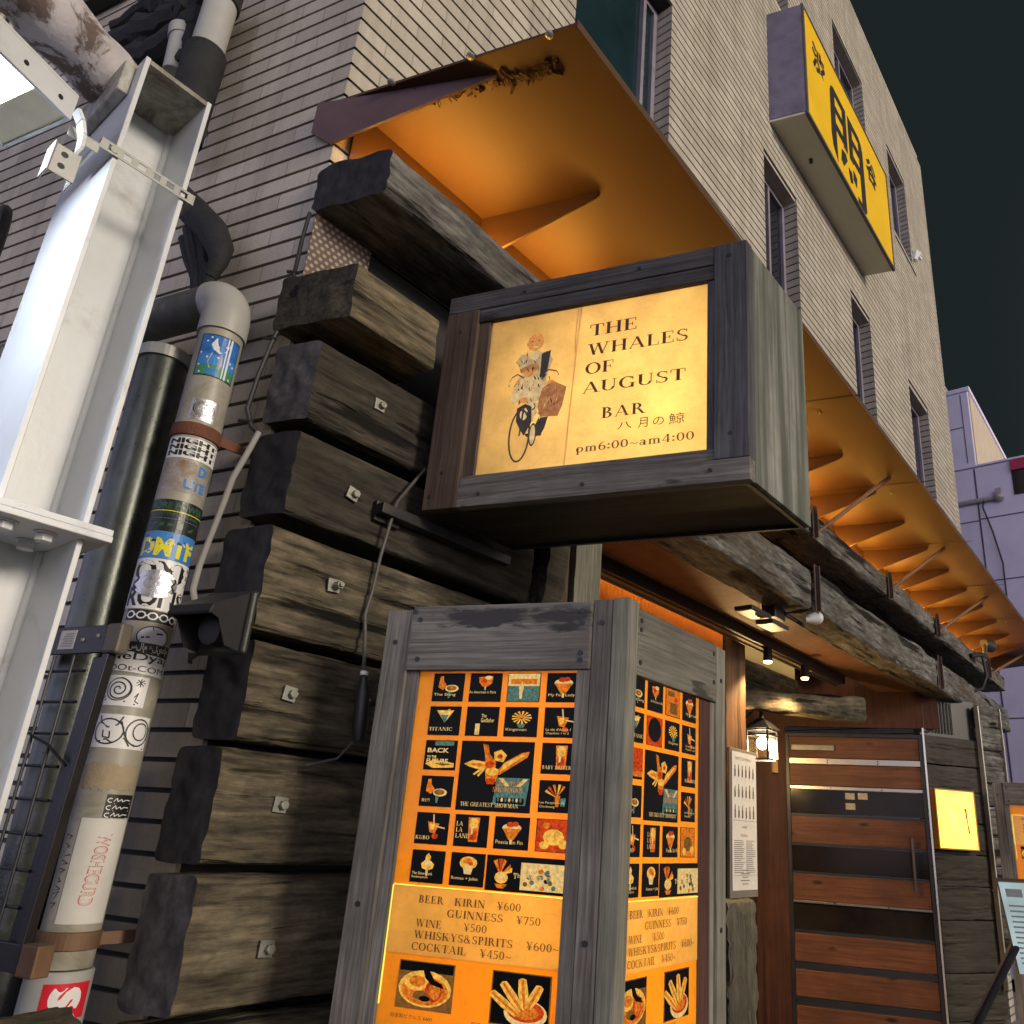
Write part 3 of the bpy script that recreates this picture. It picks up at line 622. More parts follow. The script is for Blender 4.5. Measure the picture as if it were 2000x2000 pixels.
# ================================================================== ENTRANCE
q = MB(); q.box(2.2, 7.35, 1.787, 2.115, 2.722, 2.728); tag(q.build('mesh_soffit', dots('brown_expanded_metal', (.26, .12, .055), (.07, .03, .014), .022, (0, 1), .33)), 'brown expanded metal soffit behind the lower beam', 'soffit')
q = MB(); q.box(2.2, 9.1, 2.1, 5, 2.975, 3.05); tag(q.build('entrance_ceiling', MORTAR), 'dark ceiling over the recessed bar entrance', 'ceiling')
t_ = thing('lamp_track', (2.2, 2.12, 2.65), 'black lamp track with a cream timber strip along the entrance soffit', 'lamp track')
q = MB(); q.box(2.2, 6.0, 2.1155, 2.137, 2.655, 2.728); q.box(2.2, 6.0, 2.137, 2.150, 2.662, 2.70); q.build('rail', BLACKM, t_, bevel=.002)
q = MB(); q.box(2.2, 6.0, 2.151, 2.185, 2.652, 2.668); q.build('timber_strip', wood('pale_strip', (.20, .14, .07), (.34, .24, .12), (.45, .33, .18), 0, 1.2, 50, .2, .6), t_, bevel=.002)
q = MB(); q.box(2.2, 6.0, 2.186, 2.196, 2.640, 2.67); q.build('edge_trim', plain('olive_trim', (.14, .125, .07), .5), t_)
WB = emit('warm_downlight', (1.0, .72, .36), 14); WT = emit('warm_lamp_tube', (1.0, .60, .22), 30)
for i, (x, lab) in enumerate(((4.62, 'nearer black track spotlight with a glowing warm face'), (5.22, 'farther black track spotlight with a glowing warm face'))):
    s = thing('spotlight', (x, 2.12, 2.66), lab, 'spotlight', 'track spotlights')
    q = MB(); q.tube([(x, 2.126, 2.655), (x, 2.126, 2.575)], [.028, .030], 18); q.tube([(x, 2.126, 2.575), (x, 2.126, 2.568)], [.030, .027], 18); q.build('body', BLACKM, s, smooth=False)
    q = MB(); q.tube([(x, 2.126, 2.5675), (x, 2.126, 2.556)], [.0265, .024], 18); q.build('lens', WB, s)
    l = bpy.data.lights.new('spotlight_beam', 'SPOT'); l.energy = 70; l.color = (1, .66, .30); l.spot_size = R(120); l.spot_blend = .6; l.shadow_soft_size = .03
    o = bpy.data.objects.new('spotlight_beam', l); COL.objects.link(o); o.location = (0, .006, -.115); o.rotation_euler = (R(6), 0, 0); o.parent = s
s = thing('cove_lamp', (2.4, 2.215, 2.69), 'warm lamp strip above the corrugated sheet at the entrance', 'lamp')
q = MB(); q.tube([(2.3, 2.204, 2.700), (4.3, 2.204, 2.700)], .006, 8); q.build('tube', emit('amber_cove_tube', (1.0, .48, .13), 13), s, smooth=True)
q = MB(); n = 116; P = []
for k in range(n*6+1):
    x = 2.2+k*(2.06/(n*6)); P.append((x, 2.266+.011*math.sin(2*math.pi*k/6*.5)))
for a, b in zip(P, P[1:]): q.add([(a[0], a[1], 1.7), (b[0], b[1], 1.7), (b[0], b[1], 2.97), (a[0], a[1], 2.97)], [(0, 1, 2, 3)])
tag(q.build('corrugated_sheet', ORANGEW, smooth=True), 'orange lit corrugated sheet behind the menu box at the entrance', 'wall sheet')
q = MB(); q.rough(4.27, 4.53, 2.24, 2.34, 0, 2.96, nx=8, ny=5, nz=40, amp=.004, seed=51, rnd=.2); tag(q.build('brown_post', [wood('brown_post_timber', (.06, .03, .015), (.15, .075, .035), (.24, .13, .06), 2, 1.2, 40, .6, .6), LOGK], smooth=True), 'reddish brown post at the right end of the corrugated sheet', 'post')
t_ = thing('entrance_wall', (4.9, 2.5, 0), 'dim inner wall of the entrance with a band of ochre plaster on top', 'wall')
q = MB(); q.box(4.535, 5.93, 2.50, 2.56, 2.70, 2.97); q.build('plaster_band', CREAM, t_)
q = MB(); q.rough(4.535, 5.95, 2.485, 2.58, 2.43, 2.70, nx=40, ny=5, nz=8, amp=.007, seed=52); q.build('timber_band', [LOG, LOG], t_, smooth=True)
q = MB(frame((4.2, 2.40, 0), Vector((6.397-4.2, 3.087-2.40, 0)).normalized(), Vector((-.3, .95, 0)))); q.box(0, 2.302, 0, .06, 0, 2.96); q.build('wood_lining', REDWZ, t_)
q = MB(frame((6.397, 3.087, 0), Vector((.09, -.247, 0)).normalized(), Vector((.94, .34, 0)))); q.box(.0, .262, 0, .05, 0, 2.42); q.box(-.6, 1.5, .01, .06, 2.42, 2.96); q.build('side_lining', REDWZ, t_)
q = MB(frame((4.72, 2.50, 0), dirv(-22), dirv(68)))
q2 = MB(lambda a, b, c: frame((4.70, 2.53, 0), dirv(-22), dirv(68))(a, b, 2.39+(c-2.4)*(1+.45*a)+.055*a))
q2.rough(0, 1.45, 0, .14, 2.335, 2.455, nx=60, ny=8, nz=10, amp=.009, seed=53, rnd=.5, groove=.012); tag(q2.build('lintel_log', [LOG, LOG], smooth=True), 'thick rounded log lying across the entrance above the lantern', 'log')
# lantern
s = thing('lantern', (5.2, 2.45, 2.0), 'black metal wall lantern with a glaring bare bulb beside the door', 'lantern')
lx, ly = 5.2, 2.45
def ringbox(mb, cx, cy, h, z0, z1, t):
    for sx, sy in ((-1, -1), (1, -1), (1, 1), (-1, 1)):
        mb.box(cx+sx*h-t, cx+sx*h+t, cy+sy*h-t, cy+sy*h+t, z0, z1)
q = MB(); ringbox(q, lx, ly, .078, 2.012, 2.205, .006)
for z in (2.006, 2.170, 2.206):
    for d in (-.078, .078):
        q.box(lx-.084, lx+.084, ly+d-.005, ly+d+.005, z, z+.010); q.box(lx+d-.0052, lx+d+.0052, ly-.073, ly+.073, z+.0004, z+.0104)
q.build('frame', BLACKM, s)
q = MB(); h = .10; z = 2.2175; tp = .028
q.add([(lx-h, ly-h, z), (lx+h, ly-h, z), (lx+h, ly+h, z), (lx-h, ly+h, z), (lx-tp, ly-tp, z+.075), (lx+tp, ly-tp, z+.075), (lx+tp, ly+tp, z+.075), (lx-tp, ly+tp, z+.075)], [(0, 3, 2, 1), (4, 5, 6, 7), (0, 1, 5, 4), (1, 2, 6, 5), (2, 3, 7, 6), (3, 0, 4, 7)])
q.tube([(lx, ly, z+.075), (lx, ly, z+.125)], [.02, .012], 10); q.tube([(lx, ly, z+.125), (lx+.01, ly+.06, z+.15), (lx+.02, ly+.12, z+.10), (lx+.03, ly+.19, z+.06)], .010, 8); q.build('cap', BLACKM, s)
q = MB(); q.ball((lx, ly, 2.125), .036, n=16, sz=1.25); q.build('bulb', emit('lantern_bulb', (1.0, .80, .46), 220), s, smooth=True)
gm, gt = newmat('clear_lantern_glass'); tr = gt.n('ShaderNodeBsdfTransparent', {0: (.93, .9, .82, 1)}); gg = gt.n('ShaderNodeBsdfGlossy', {'Roughness': .12}); gx = gt.n('ShaderNodeMixShader', {0: .10, 1: tr.outputs[0], 2: gg.outputs[0]}); gt.n('ShaderNodeOutputMaterial', {0: gx.outputs[0]})
q = MB()
for d in (-.0775, .0775): q.box(lx-.071, lx+.071, ly+d-.001, ly+d+.001, 2.017, 2.169); q.box(lx+d-.001, lx+d+.001, ly-.071, ly+.071, 2.017, 2.169)
q.build('glass', gm, s)
l = bpy.data.lights.new('lantern_light', 'POINT'); l.energy = 40; l.color = (1, .64, .28); l.shadow_soft_size = .03
o = bpy.data.objects.new('lantern_light', l); COL.objects.link(o); o.parent = s; o.location = (0, -.02, .05)
# small fittings beside the lantern
q = MB(); q.box(5.02, 5.10, 2.60, 2.63, 2.10, 2.25); q.box(5.03, 5.09, 2.592, 2.5998, 2.12, 2.19); tag(q.build('meter_box', plain('cream_switch_box', (.42, .40, .34), .5), bevel=.004), 'small pale switch box on the wall left of the lantern', 'switch box')
q = MB(); q.box(6.33, 6.42, 2.88, 2.90, 2.02, 2.22); tag(q.build('wooden_tag', plain('ochre_wood_tag', (.40, .22, .07), .6), bevel=.003), 'small ochre wooden plate hanging beside the door frame', 'plate')
# menu board on the stump
t_ = thing('wall_menu', (4.4, 2.2, 1.2), 'tall narrow white framed menu sheet on the post right of the menu box', 'menu')
q = MB(); q.box(4.222, 4.57, 2.195, 2.215, 1.175, 1.99); q.build('backing_board', plain('menu_backing', (.16, .14, .11), .6), t_, bevel=.003)
q = MB(); q.box(4.24, 4.552, 2.189, 2.1945, 1.215, 1.97); q.build('menu_sheet', plain('laminated_menu_paper', (.62, .60, .55), .25, 0, .06, 8, .02), t_)
q = MB(); random.seed(3)
for rw in range(3):
    for k in range(6):
        x = 4.268+k*.047; h = random.uniform(.06, .075); z = 1.83-rw*.115
        q.box(x, x+.014, 2.187, 2.1885, z, z+h*.62); q.box(x+.004, x+.010, 2.187, 2.1885, z+h*.62+.0003, z+h)
q.build('bottle_picture', plain('bottle_print', (.13, .09, .06), .5), t_)
q = MB(); pl = lambda x, z: (lambda a, b, d: (x+a, 2.1865, z+b))
for k, (s_, x, z, w_, h_) in enumerate((('BOTTLE MENU', 4.28, 1.925, .20, .016), ('WINE', 4.36, 1.545, .06, .012), ('COCKTAIL', 4.34, 1.50, .09, .012))): sans(q, s_, pl(x, z), w_, h_)
for k in range(17):
    z = 1.475-k*.0105
    q.box(4.262, 4.262+random.uniform(.08, .13), 2.1868, 2.1874, z, z+.004); q.box(4.41, 4.41+random.uniform(.07, .12), 2.1868, 2.1874, z, z+.004)
for k in range(5): q.box(4.36-.02*(k % 2), 4.43+.02*(k % 2), 2.1868, 2.1874, 1.245+k*.018, 1.250+k*.018)
for z in (1.585, 1.292): q.box(4.25, 4.545, 2.1869, 2.1875, z, z+.002)
q.build('print', plain('grey_menu_print', (.20, .18, .16), .5), t_)
q = MB(); q.rough(4.10, 4.42, 2.14, 2.30, 0, 1.18, nx=12, ny=8, nz=50, amp=.016, seed=61, rnd=.4, chew=.2); tag(q.build('stump', [wood('grey_green_stump', (.03, .027, .02), (.085, .08, .06), (.17, .16, .12), 2, 1.6, 26, .8, .85, .8, .01), LOGK], smooth=True), 'weathered tree stump post under the narrow wall menu', 'post')
# ------------------------------------------------------------------ door
DU = Vector((6.857-6.487, 1.807-2.84, 0)).normalized(); DN = Vector((-DU.y, DU.x, 0))
fd = frame((6.487, 2.84, 0), DU, DN); DW = 1.098
D_ = thing('plank_door', (6.487, 2.84, 0), 'tall bar door of red brown planks and dark glass strips in a steel frame', 'door')
q = MB(fd); q.box(0, .030, -.012, .04, 0, 2.365); q.box(DW-.030, DW, -.012, .04, 0, 2.365); q.box(.0301, DW-.0301, -.010, .04, 2.335, 2.364); q.build('frame', BLACKM, D_, bevel=.002)
q = MB(fd); q.box(DW+.002, DW+.016, -.02, .0, 0, 2.42); q.build('edge_trim', plain('bright_steel_edge', (.55, .53, .50), .25, .6, .1), D_)
rows = [(2.335, 2.160, 'p'), (2.155, 2.110, 's'), (2.105, 1.935, 'p'), (1.93, 1.905, 's'), (1.90, 1.715, 'g'), (1.71, 1.69, 'k'), (1.688, 1.48, 'p'), (1.478, 1.462, 'k'), (1.46, 1.262, 'g'), (1.26, 1.245, 'k'), (1.243, 1.048, 'p'), (1.046, 1.03, 's'), (1.028, .835, 'g'), (.833, .81, 'k'), (.808, .605, 'p'), (.60, .555, 'k'), (.55, .362, 'p'), (.357, .305, 'k'), (.30, .09, 'p'), (.085, .0, 'k')]
for i, (z1, z0, ty) in enumerate(rows):
    q = MB(fd)
    if ty == 'p': q.box(.031, DW-.031, 0, .03, z0, z1); q.build('plank', REDW, D_, bevel=.004)
    elif ty == 's': q.box(.0305, DW-.0305, -.006, .03, z0, z1); q.build('steel_strip', STEELB if i < 4 else plain('worn_steel_strip', (.20, .185, .16), .35, .7), D_, bevel=.001)
    elif ty == 'k': q.box(.0305, DW-.0305, .004, .03, z0, z1); q.build('bar', BLACKM, D_)
    else: q.box(.0305, DW-.0305, .012, .018, z0, z1); q.build('glass', GLASSDOOR, D_)
q = MB(fd)
for a, z in ((.34, 2.142), (.34, 2.122), (.74, 2.142), (.74, 2.122), (.36, 1.918), (.76, 1.917), (.35, 1.04), (.75, 1.04)): q.ball((a, -.007, z), .006, n=8)
q.build('rivets', BLACKM, D_)
q = MB(fd); q.box(.05, .40, -.055, -.012, 2.215, 2.262); q.build('closer', plain('closer_metal', (.20, .19, .17), .4, .5), D_, bevel=.004)
q = MB(fd); q.tube([(.955, -.06, 1.18), (.955, -.06, 1.56)], .013, 12); q.tube([(.955, -.06, 1.24), (.955, 0, 1.24)], .009, 8); q.tube([(.955, -.06, 1.50), (.955, 0, 1.50)], .009, 8); q.build('handle', plain('dark_pull_bar', (.12, .105, .10), .35, .7), D_, smooth=True)
# pictures glowing inside, seen through the upper glass strip
q = MB(fd); PW = emit('lit_picture', (.62, .40, .20), .55, .4, 40)
for a, z in ((.47, 1.835), (.57, 1.838), (.47, 1.755)): q.box(a, a+.075, .0105, .0118, z, z+.05)
tag(q.build('picture_card', PW), 'small glowing picture cards behind the door glass', 'picture')
# wall right of the door, of stacked timbers
WU, WN = dirv(-31), dirv(59); fr = frame((6.862, 1.800, 0), WU, WN)
t_ = thing('timber_wall', (6.862, 1.8, 0), 'dark wall of broad hewn timbers right of the door', 'wall')
zr = [(2.372, 2.145), (2.14, 1.945), (1.94, 1.70), (1.695, 1.46), (1.455, 1.225), (1.22, .985), (.98, .62), (.615, .30), (.295, 0)]
DKW = wood('dark_wall_timber', (.014, .0125, .0105), (.038, .033, .027), (.075, .066, .053), 0, 1.8, 26, .9, .7, .7, .007)
for i, (z1, z0) in enumerate(zr):
    q = MB(fr); q.rough(.018, .60+.02*math.sin(i*2.1), 0, .12, z0, z1, nx=34, ny=5, nz=22, amp=.0045, seed=70+i, rnd=.10, groove=.016); q.build('timber', [DKW, DKW], t_, smooth=True)
q = MB(fr); q.box(.0, .62, .03, .10, 2.375, 2.70); q.box(.02, .10, .0, .0299, 2.40, 2.69)
for k in range(7): q.tube([(.14+k*.035, .02, 2.40), (.14+k*.035, .02, 2.66)], .006, 6)
q.build('shutter_box', BLACKM, t_)
q = MB(fr); q.tube([(.565, -.012, 1.20), (.585, -.03, 1.205), (.60, -.025, 1.17), (.595, -.012, 1.15)], .006, 8); q.build('hook', STEELG, t_, smooth=True)
# glowing panel
s = thing('lit_panel', (6.862, 1.8, 1.5), 'small glaring yellow white lit sign panel right of the door', 'lit sign')
q = MB(fr)
for a0, a1, z0, z1 in ((.0, .012, 1.492, 1.945), (.403, .415, 1.492, 1.945), (.0121, .4029, 1.492, 1.503), (.0121, .4029, 1.934, 1.945)): q.box(a0, a1, -.075, -.002, z0, z1)
q.box(.012, .403, -.006, -.0025, 1.5, 1.94); q.build('case', plain('brass_case', (.30, .16, .04), .4, .5), s)
q = MB(fr); q.box(.0122, .4028, -.072, -.070, 1.5032, 1.9338); q.build('sheet', sheet('amber_lit_sheet', (1.0, .84, .40), .05, .03, 8, None, .15), s)
l = bpy.data.lights.new('panel_lamp', 'POINT'); l.energy = 480; l.color = (1, .88, .60); l.shadow_soft_size = .02
o = bpy.data.objects.new('panel_lamp', l); COL.objects.link(o); o.parent = s; pw = Vector(fr(.19, -.028, 1.72))-Vector((6.862, 1.8, 1.5)); o.location = pw
q = MB(fr); pl = lambda a, z: (lambda x, y, d: (a+x, -.0735, z+y))
sans(q, '八月', pl(.205, 1.735), .035, .085); sans(q, 'の鯨', pl(.205, 1.665), .03, .055)
q.poly([(a, -.0735, z) for a, z in ((.29, 1.80), (.305, 1.812), (.318, 1.80), (.320, 1.70), (.335, 1.62), (.330, 1.60), (.315, 1.625), (.308, 1.70), (.302, 1.735), (.300, 1.775))])
q.build('figure', BRNINK, s)
# blocks at the facade's right end
BL = [(2.30, 2.665, 'pale knobbly block directly under the far end of the lower beam'), (2.03, 2.29, 'second knobbly block below the far end of the lower beam'), (1.84, 2.02, 'third block of the far pillar, next to the lit panel height'), (1.62, 1.83, 'fourth block of the far pillar beside the second menu box'), (1.38, 1.61, 'fifth block of the far pillar, in dim light'), (.7, 1.37, 'lowest tall block of the far pillar')]
for i, (z0, z1, lab) in enumerate(BL):
    wd = .235 if i < 2 else .11
    q = MB(frame((7.385, 1.485, 0), WU, WN)); q.rough(.0, wd, -.03, .16, z0, z1, nx=22, ny=12, nz=26, amp=.015, seed=90+i, rnd=.35, groove=.03); tag(q.build('end_block', [LOGG, LOGG], smooth=True), lab, 'block', 'blocks of the far pillar')
q = MB(frame((7.375, 1.49, 0), WU, WN)); q.box(-.012, -.002, -.045, .0, .5, 2.66); q.box(.245, .252, -.04, 0, 2.05, 2.66); tag(q.build('steel_angle', STEELG), 'thin steel edge strips framing the pillar of knobbly blocks', 'edge strip')
# small flood lamps under the beam
t_ = thing('flood_lamp', (3.6, 1.72, 2.6), 'pair of small flat flood lamps on a black box under the lower beam', 'flood lamp')
q = MB(); q.box(3.80, 3.93, 1.70, 1.78, 2.62, 2.70); q.box(3.70, 3.80, 1.72, 1.76, 2.60, 2.63); q.build('junction_box', BLACKP, t_, bevel=.004)
fa = plain('pinkish_lamp_face', (.20, .15, .13), .35, 0, .4, 60)
for x, z, y in ((3.50, 2.585, 1.74), (3.66, 2.548, 1.70)):
    q = MB(); q.box(x, x+.20, y-.05, y+.05, z, z+.022); bo = q.build('lamp_body', BLACKP, t_, bevel=.003)
    q = MB(); q.box(x+.01, x+.185, y-.044, y+.044, z-.003, z-.0005)
    q.build('lamp_face', fa, bo)
q = MB(); q.tube([(4.0, 1.62, 2.64), (4.07, 1.58, 2.66)], [.016, .038], 14); q.ball((4.075, 1.577, 2.661), .036, n=14, sz=1); q.build('round_head', plain('white_lamp_head', (.55, .55, .57), .35), t_, smooth=True)
q = MB(); q.tube([(3.93, 1.70, 2.66), (4.0, 1.66, 2.63), (3.98, 1.62, 2.60)], .012, 8); q.build('bracket', BLACKP, t_, smooth=True)
t_ = thing('swivel_lamp', (7.9, 1.5, 3.2), 'small black swivel lamp and drooping lead on the far upper beam', 'lamp')
q = MB(); q.tube([(7.72, 1.54, 3.18), (7.80, 1.47, 3.20), (7.98, 1.46, 3.21)], .022, 8); q.tube([(7.92, 1.46, 3.22), (7.95, 1.45, 3.34)], .02, 8); q.build('arm', BLACKP, t_, smooth=True)
q = MB(); q.tube([(7.93, 1.46, 3.33), (8.08, 1.43, 3.33)], [.04, .06], 14); q.build('head', BLACKP, t_)
q = MB(); q.tube([(7.86, 1.47, 3.19), (7.90, 1.46, 3.02), (7.86, 1.50, 2.90), (7.76, 1.60, 2.84)], .014, 8); q.build('lead', BLACKP, t_, smooth=True)
# scrap on the facade
q = MB(); q.tube([(8.26, 1.79, 8.14), (8.29, 1.77, 8.26), (8.36, 1.76, 8.30), (8.50, 1.77, 8.37)], [.03, .045, .03, .02], 7); q.tube([(8.33, 1.77, 8.28), (8.45, 1.76, 8.27)], .02, 6); tag(q.build('plastic_scrap', WHITEV, smooth=True), 'torn white plastic scrap caught high on the facade below the small window', 'plastic scrap')
# ================================================================== HANGING SIGN BOX
def point(parent, wpos, energy, color, size=.03, name='lamp'):
    l = bpy.data.lights.new(name, 'POINT'); l.energy = energy; l.color = color; l.shadow_soft_size = size
    o = bpy.data.objects.new(name, l); COL.objects.link(o); o.parent = parent; o.location = Vector(wpos)-Vector(parent.location); return o
SU = dirv(-73.25); fs = frame((1.278, 1.60, 0), SU, (1, 0, 0)); SW, SD, S0, S1 = .895, .372, 2.292, 2.990
S_ = thing('sign_box', (1.278, 1.60, 2.292), 'big hanging timber framed sign box lit from inside with THE WHALES OF AUGUST', 'lit sign')
q = MB(fs); q.box(0, .104, 0, .030, S0, 2.930); q.build('left_stile', BZB, S_, bevel=.002)
q = MB(fs); q.box(.1045, .138, .012, .030, 2.386, 2.886); q.build('left_batten', BZB, S_, bevel=.001)
q = MB(fs); q.box(-.001, .808, .001, .030, 2.9305, S1); q.box(.1045, .808, .004, .030, 2.8865, 2.930); q.build('top_rail', SX, S_, bevel=.003)
q = MB(fs); q.box(.8085, SW, .0, .034, 2.353, S1+.001); q.build('right_stile', SZ, S_, bevel=.002)
q = MB(fs); q.box(.786, .808, .010, .030, 2.386, 2.886); q.build('right_batten', SZ, S_, bevel=.001)
q = MB(fs); q.box(.1045, SW+.001, .0015, .030, S0, 2.3525); q.box(.1045, .808, .006, .030, 2.353, 2.3855); q.build('bottom_rail', BX, S_, bevel=.002)
q = MB(fs); q.box(SW-.014, SW, .0345, SD, S0+.004, S1-.004); q.build('side_panel', MOSS, S_, bevel=.002)
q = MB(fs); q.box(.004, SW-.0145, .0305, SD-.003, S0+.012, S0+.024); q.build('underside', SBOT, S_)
q = MB(fs); q.box(.002, SW-.016, .0305, .040, S0+.002, S0+.0118); q.box(SW-.026, SW-.0145, .0405, SD, S0+.002, S0+.0118); q.box(.002, SW-.027, SD-.012, SD, S0+.002, S0+.0118); q.build('bottom_edging', BLACKM, S_)
INW = plain('box_inside_paint', (.45, .42, .36), .9)
q = MB(fs); q.box(.002, .014, .0305, SD, S0+.0245, S1-.006); q.box(.0145, SW-.015, SD-.014, SD, S0+.0245, S1-.006); q.box(.0145, SW-.015, .0305, SD-.0145, S1-.018, S1-.006); q.build('inner_case', INW, S_)
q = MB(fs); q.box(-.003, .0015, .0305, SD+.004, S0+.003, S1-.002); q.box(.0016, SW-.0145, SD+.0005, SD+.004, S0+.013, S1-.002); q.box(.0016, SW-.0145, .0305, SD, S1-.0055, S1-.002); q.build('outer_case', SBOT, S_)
q = MB(fs); random.seed(8)
for a, z in ((.05, 2.40), (.05, 2.86), (.02, 2.33), (.17, 2.325), (.47, 2.322), (.80, 2.325), (.60, 2.965), (.25, 2.962), (.85, 2.95), (.85, 2.42)): q.tube([(a, -.0012, z), (a, .004, z)], .0055, 10)
q.build('screw_heads', INK, S_)
pn = MB(fs); pn.box(.1385, .7855, .020, .0225, 2.3865, 2.8855); PANEL = pn.build('sign_sheet', sheet('old_parchment_sheet', (.92, .74, .44), .10, .24, 9, (.95, .82, .54), .22), S_)
point(S_, fs(.640, .100, 2.520), 18, (1, .85, .50), .02, 'sign_bulb'); point(S_, fs(.30, .27, 2.62), 2.2, (1, .82, .55), .06, 'sign_fill')
point(S_, fs(.62, .28, 2.75), 1.4, (1, .80, .5), .06, 'sign_fill')  # both weak points are added fill, brightening the sheet away from the bulb
q = MB(fs); pl = lambda a, z: (lambda x, y, d: (a+x, .0192-d, z+y))
for s_, a, z, hh, wd in (('THE', .450, 2.781, .0375, .140), ('WHALES', .447, 2.719, .0365, .285), ('OF', .444, 2.659, .0355, .084), ('AUGUST', .440, 2.600, .0345, .287)): serif(q, s_, hh, pl(a, z), width=wd)
serif(q, 'BAR', .0325, pl(.499, 2.517), width=.121, track=.12)
serif(q, 'pm6:00~am4:00', .0235, pl(.433, 2.424), width=.318)
sans(q, '八', pl(.545, 2.478), .040, .020); sans(q, '月', pl(.602, 2.475), .026, .029); sans(q, 'の', pl(.642, 2.477), .029, .023); sans(q, '鯨', pl(.684, 2.474), .040, .031)
q.build('lettering', BRNINK, PANEL)
q = MB(fs); q.tube([(.421, .0195, 2.885), (.4165, .0185, 2.78), (.4095, .0187, 2.6), (.4015, .0195, 2.388)], .0016, 6); q.tube([(.412, .0197, 2.885), (.409, .019, 2.80), (.4105, .019, 2.74)], .0013, 6); q.build('fold', sheet('paper_fold', (.95, .75, .36), .1, .1), PANEL)
# rider picture: a plain stand-in, one figure on a bicycle in the same place and colours
def rider(mb, ox, oz, s, yb, mats=True):
    L = [0]
    def P(pts, m): L[0] += 1; mb.poly([(ox+x*s, yb-.00008*L[0], oz+z*s) for x, z in pts], m)
    P([(-.13,.62),(-.06,.72),(-.14,.80),(-.10,.86),(0,.83),(.10,.86),(.15,.78),(.11,.64),(.12,.55),(.0,.50),(-.08,.52)], 1)          # coat
    P([(.06,.84),(.13,.86),(.11,.66),(.06,.60)], 3); P([(-.05,.84),(.01,.79),(.07,.85),(.02,.88)], 4)                                # shade, scarf
    P([(x, z) for x, z in ell(.005, .945, .062, .075, 18)], 0); P(ell(.010, .905, .026, .008, 8), 4); P(ell(-.022, .955, .008, .005, 8), 3); P(ell(.03, .957, .008, .005, 8), 3)
    P(ell(-.058, .94, .008, .016, 8), 0)
    P([(-.10,.74),(.0,.77),(.05,.745),(.05,.715),(-.09,.705)], 2); P(ell(-.02, .695, .045, .032, 12), 0)                             # passenger cap and face
    P([(-.14,.55),(-.10,.65),(-.02,.665),(.06,.65),(.11,.58),(.09,.47),(.0,.44),(-.10,.47)], 4); P([(-.16,.50),(-.10,.60),(-.08,.52),(-.12,.46)], 4)
    P(ell(-.05, .48, .035, .025, 10), 0); P(ell(.15, .585, .030, .028, 10), 0)
    P([(.09,.56),(.17,.60),(.27,.54),(.25,.40),(.22,.32),(.09,.33),(.06,.42)], 2); P([(.08,.325),(.15,.325),(.13,.24),(.11,.20),(.02,.215),(.05,.25)], 3)
    P([(-.02,.215),(.11,.205),(.11,.185),(-.0,.188)], 3); P([(.0,.46),(.07,.44),(.04,.30),(.0,.32)], 4)
    P([(-.09,.42),(-.03,.45),(.02,.42),(.03,.30),(-.02,.20),(-.06,.26),(-.09,.32)], 3); P(ell(-.035, .37, .03, .05, 12), 4)
    for rx, rz in ((.082, .205),):
        for k in range(24):
            a, b = R(15*k), R(15*(k+1)); c, z = -.055, .205
            L[0] += 0; mb.poly([(ox+(c+u*math.cos(t))*s, yb-.00008*(L[0]+1), oz+(z+w_*math.sin(t))*s) for u, w_, t in ((rx, rz, a), (rx, rz, b), (rx-.014, rz-.015, b), (rx-.014, rz-.015, a))], 3)
    L[0] += 2
    P(ell(.045, .20, .028, .09, 14), 3); L[0] += 1; P(ell(.045, .20, .020, .075, 14), 4)
    P([(-.045,.42),(-.03,.42),(-.048,.20),(-.06,.20)], 3)
    for sx in (-1, 1):
        pts = [(.0+sx*.06, .66), (sx*.12+.01, .695), (sx*.17+.02, .675), (sx*.19+.02, .64)]
        for a, b in zip(pts, pts[1:]): P([(a[0], a[1]-.005), (b[0], b[1]-.005), (b[0], b[1]+.006), (a[0], a[1]+.006)], 3)
def folds(mb, ox, oz, s, yb):
    random.seed(77)
    for k in range(70):
        x, z = random.choice(((-.06, .76), (.04, .70), (.0, .56), (.16, .48), (.05, .36), (-.08, .58), (.10, .62), (.18, .40))); x += random.gauss(0, .035); z += random.gauss(0, .035)
        a = random.uniform(.8, 2.2); l = random.uniform(.02, .06); w_ = random.uniform(.002, .007); d = Vector((math.cos(a), math.sin(a)))*l; n_ = Vector((-d.y, d.x)).normalized()*w_
        mb.poly([(ox+p*s, yb-.0030-.00004*k, oz+q_*s) for p, q_ in ((x, z), (x+d.x*.5+n_.x, z+d.y*.5+n_.y), (x+d.x, z+d.y), (x+d.x*.5-n_.x, z+d.y*.5-n_.y))], random.choice((3, 2, 4, 1, 3, 2)))
q = MB(fs); folds(q, .285, 2.414, .400, .0190); rider(q, .285, 2.414, .400, .0190); q.build('rider_picture', [SKIN, TAN, BRN, GREYP, CRM], PANEL)
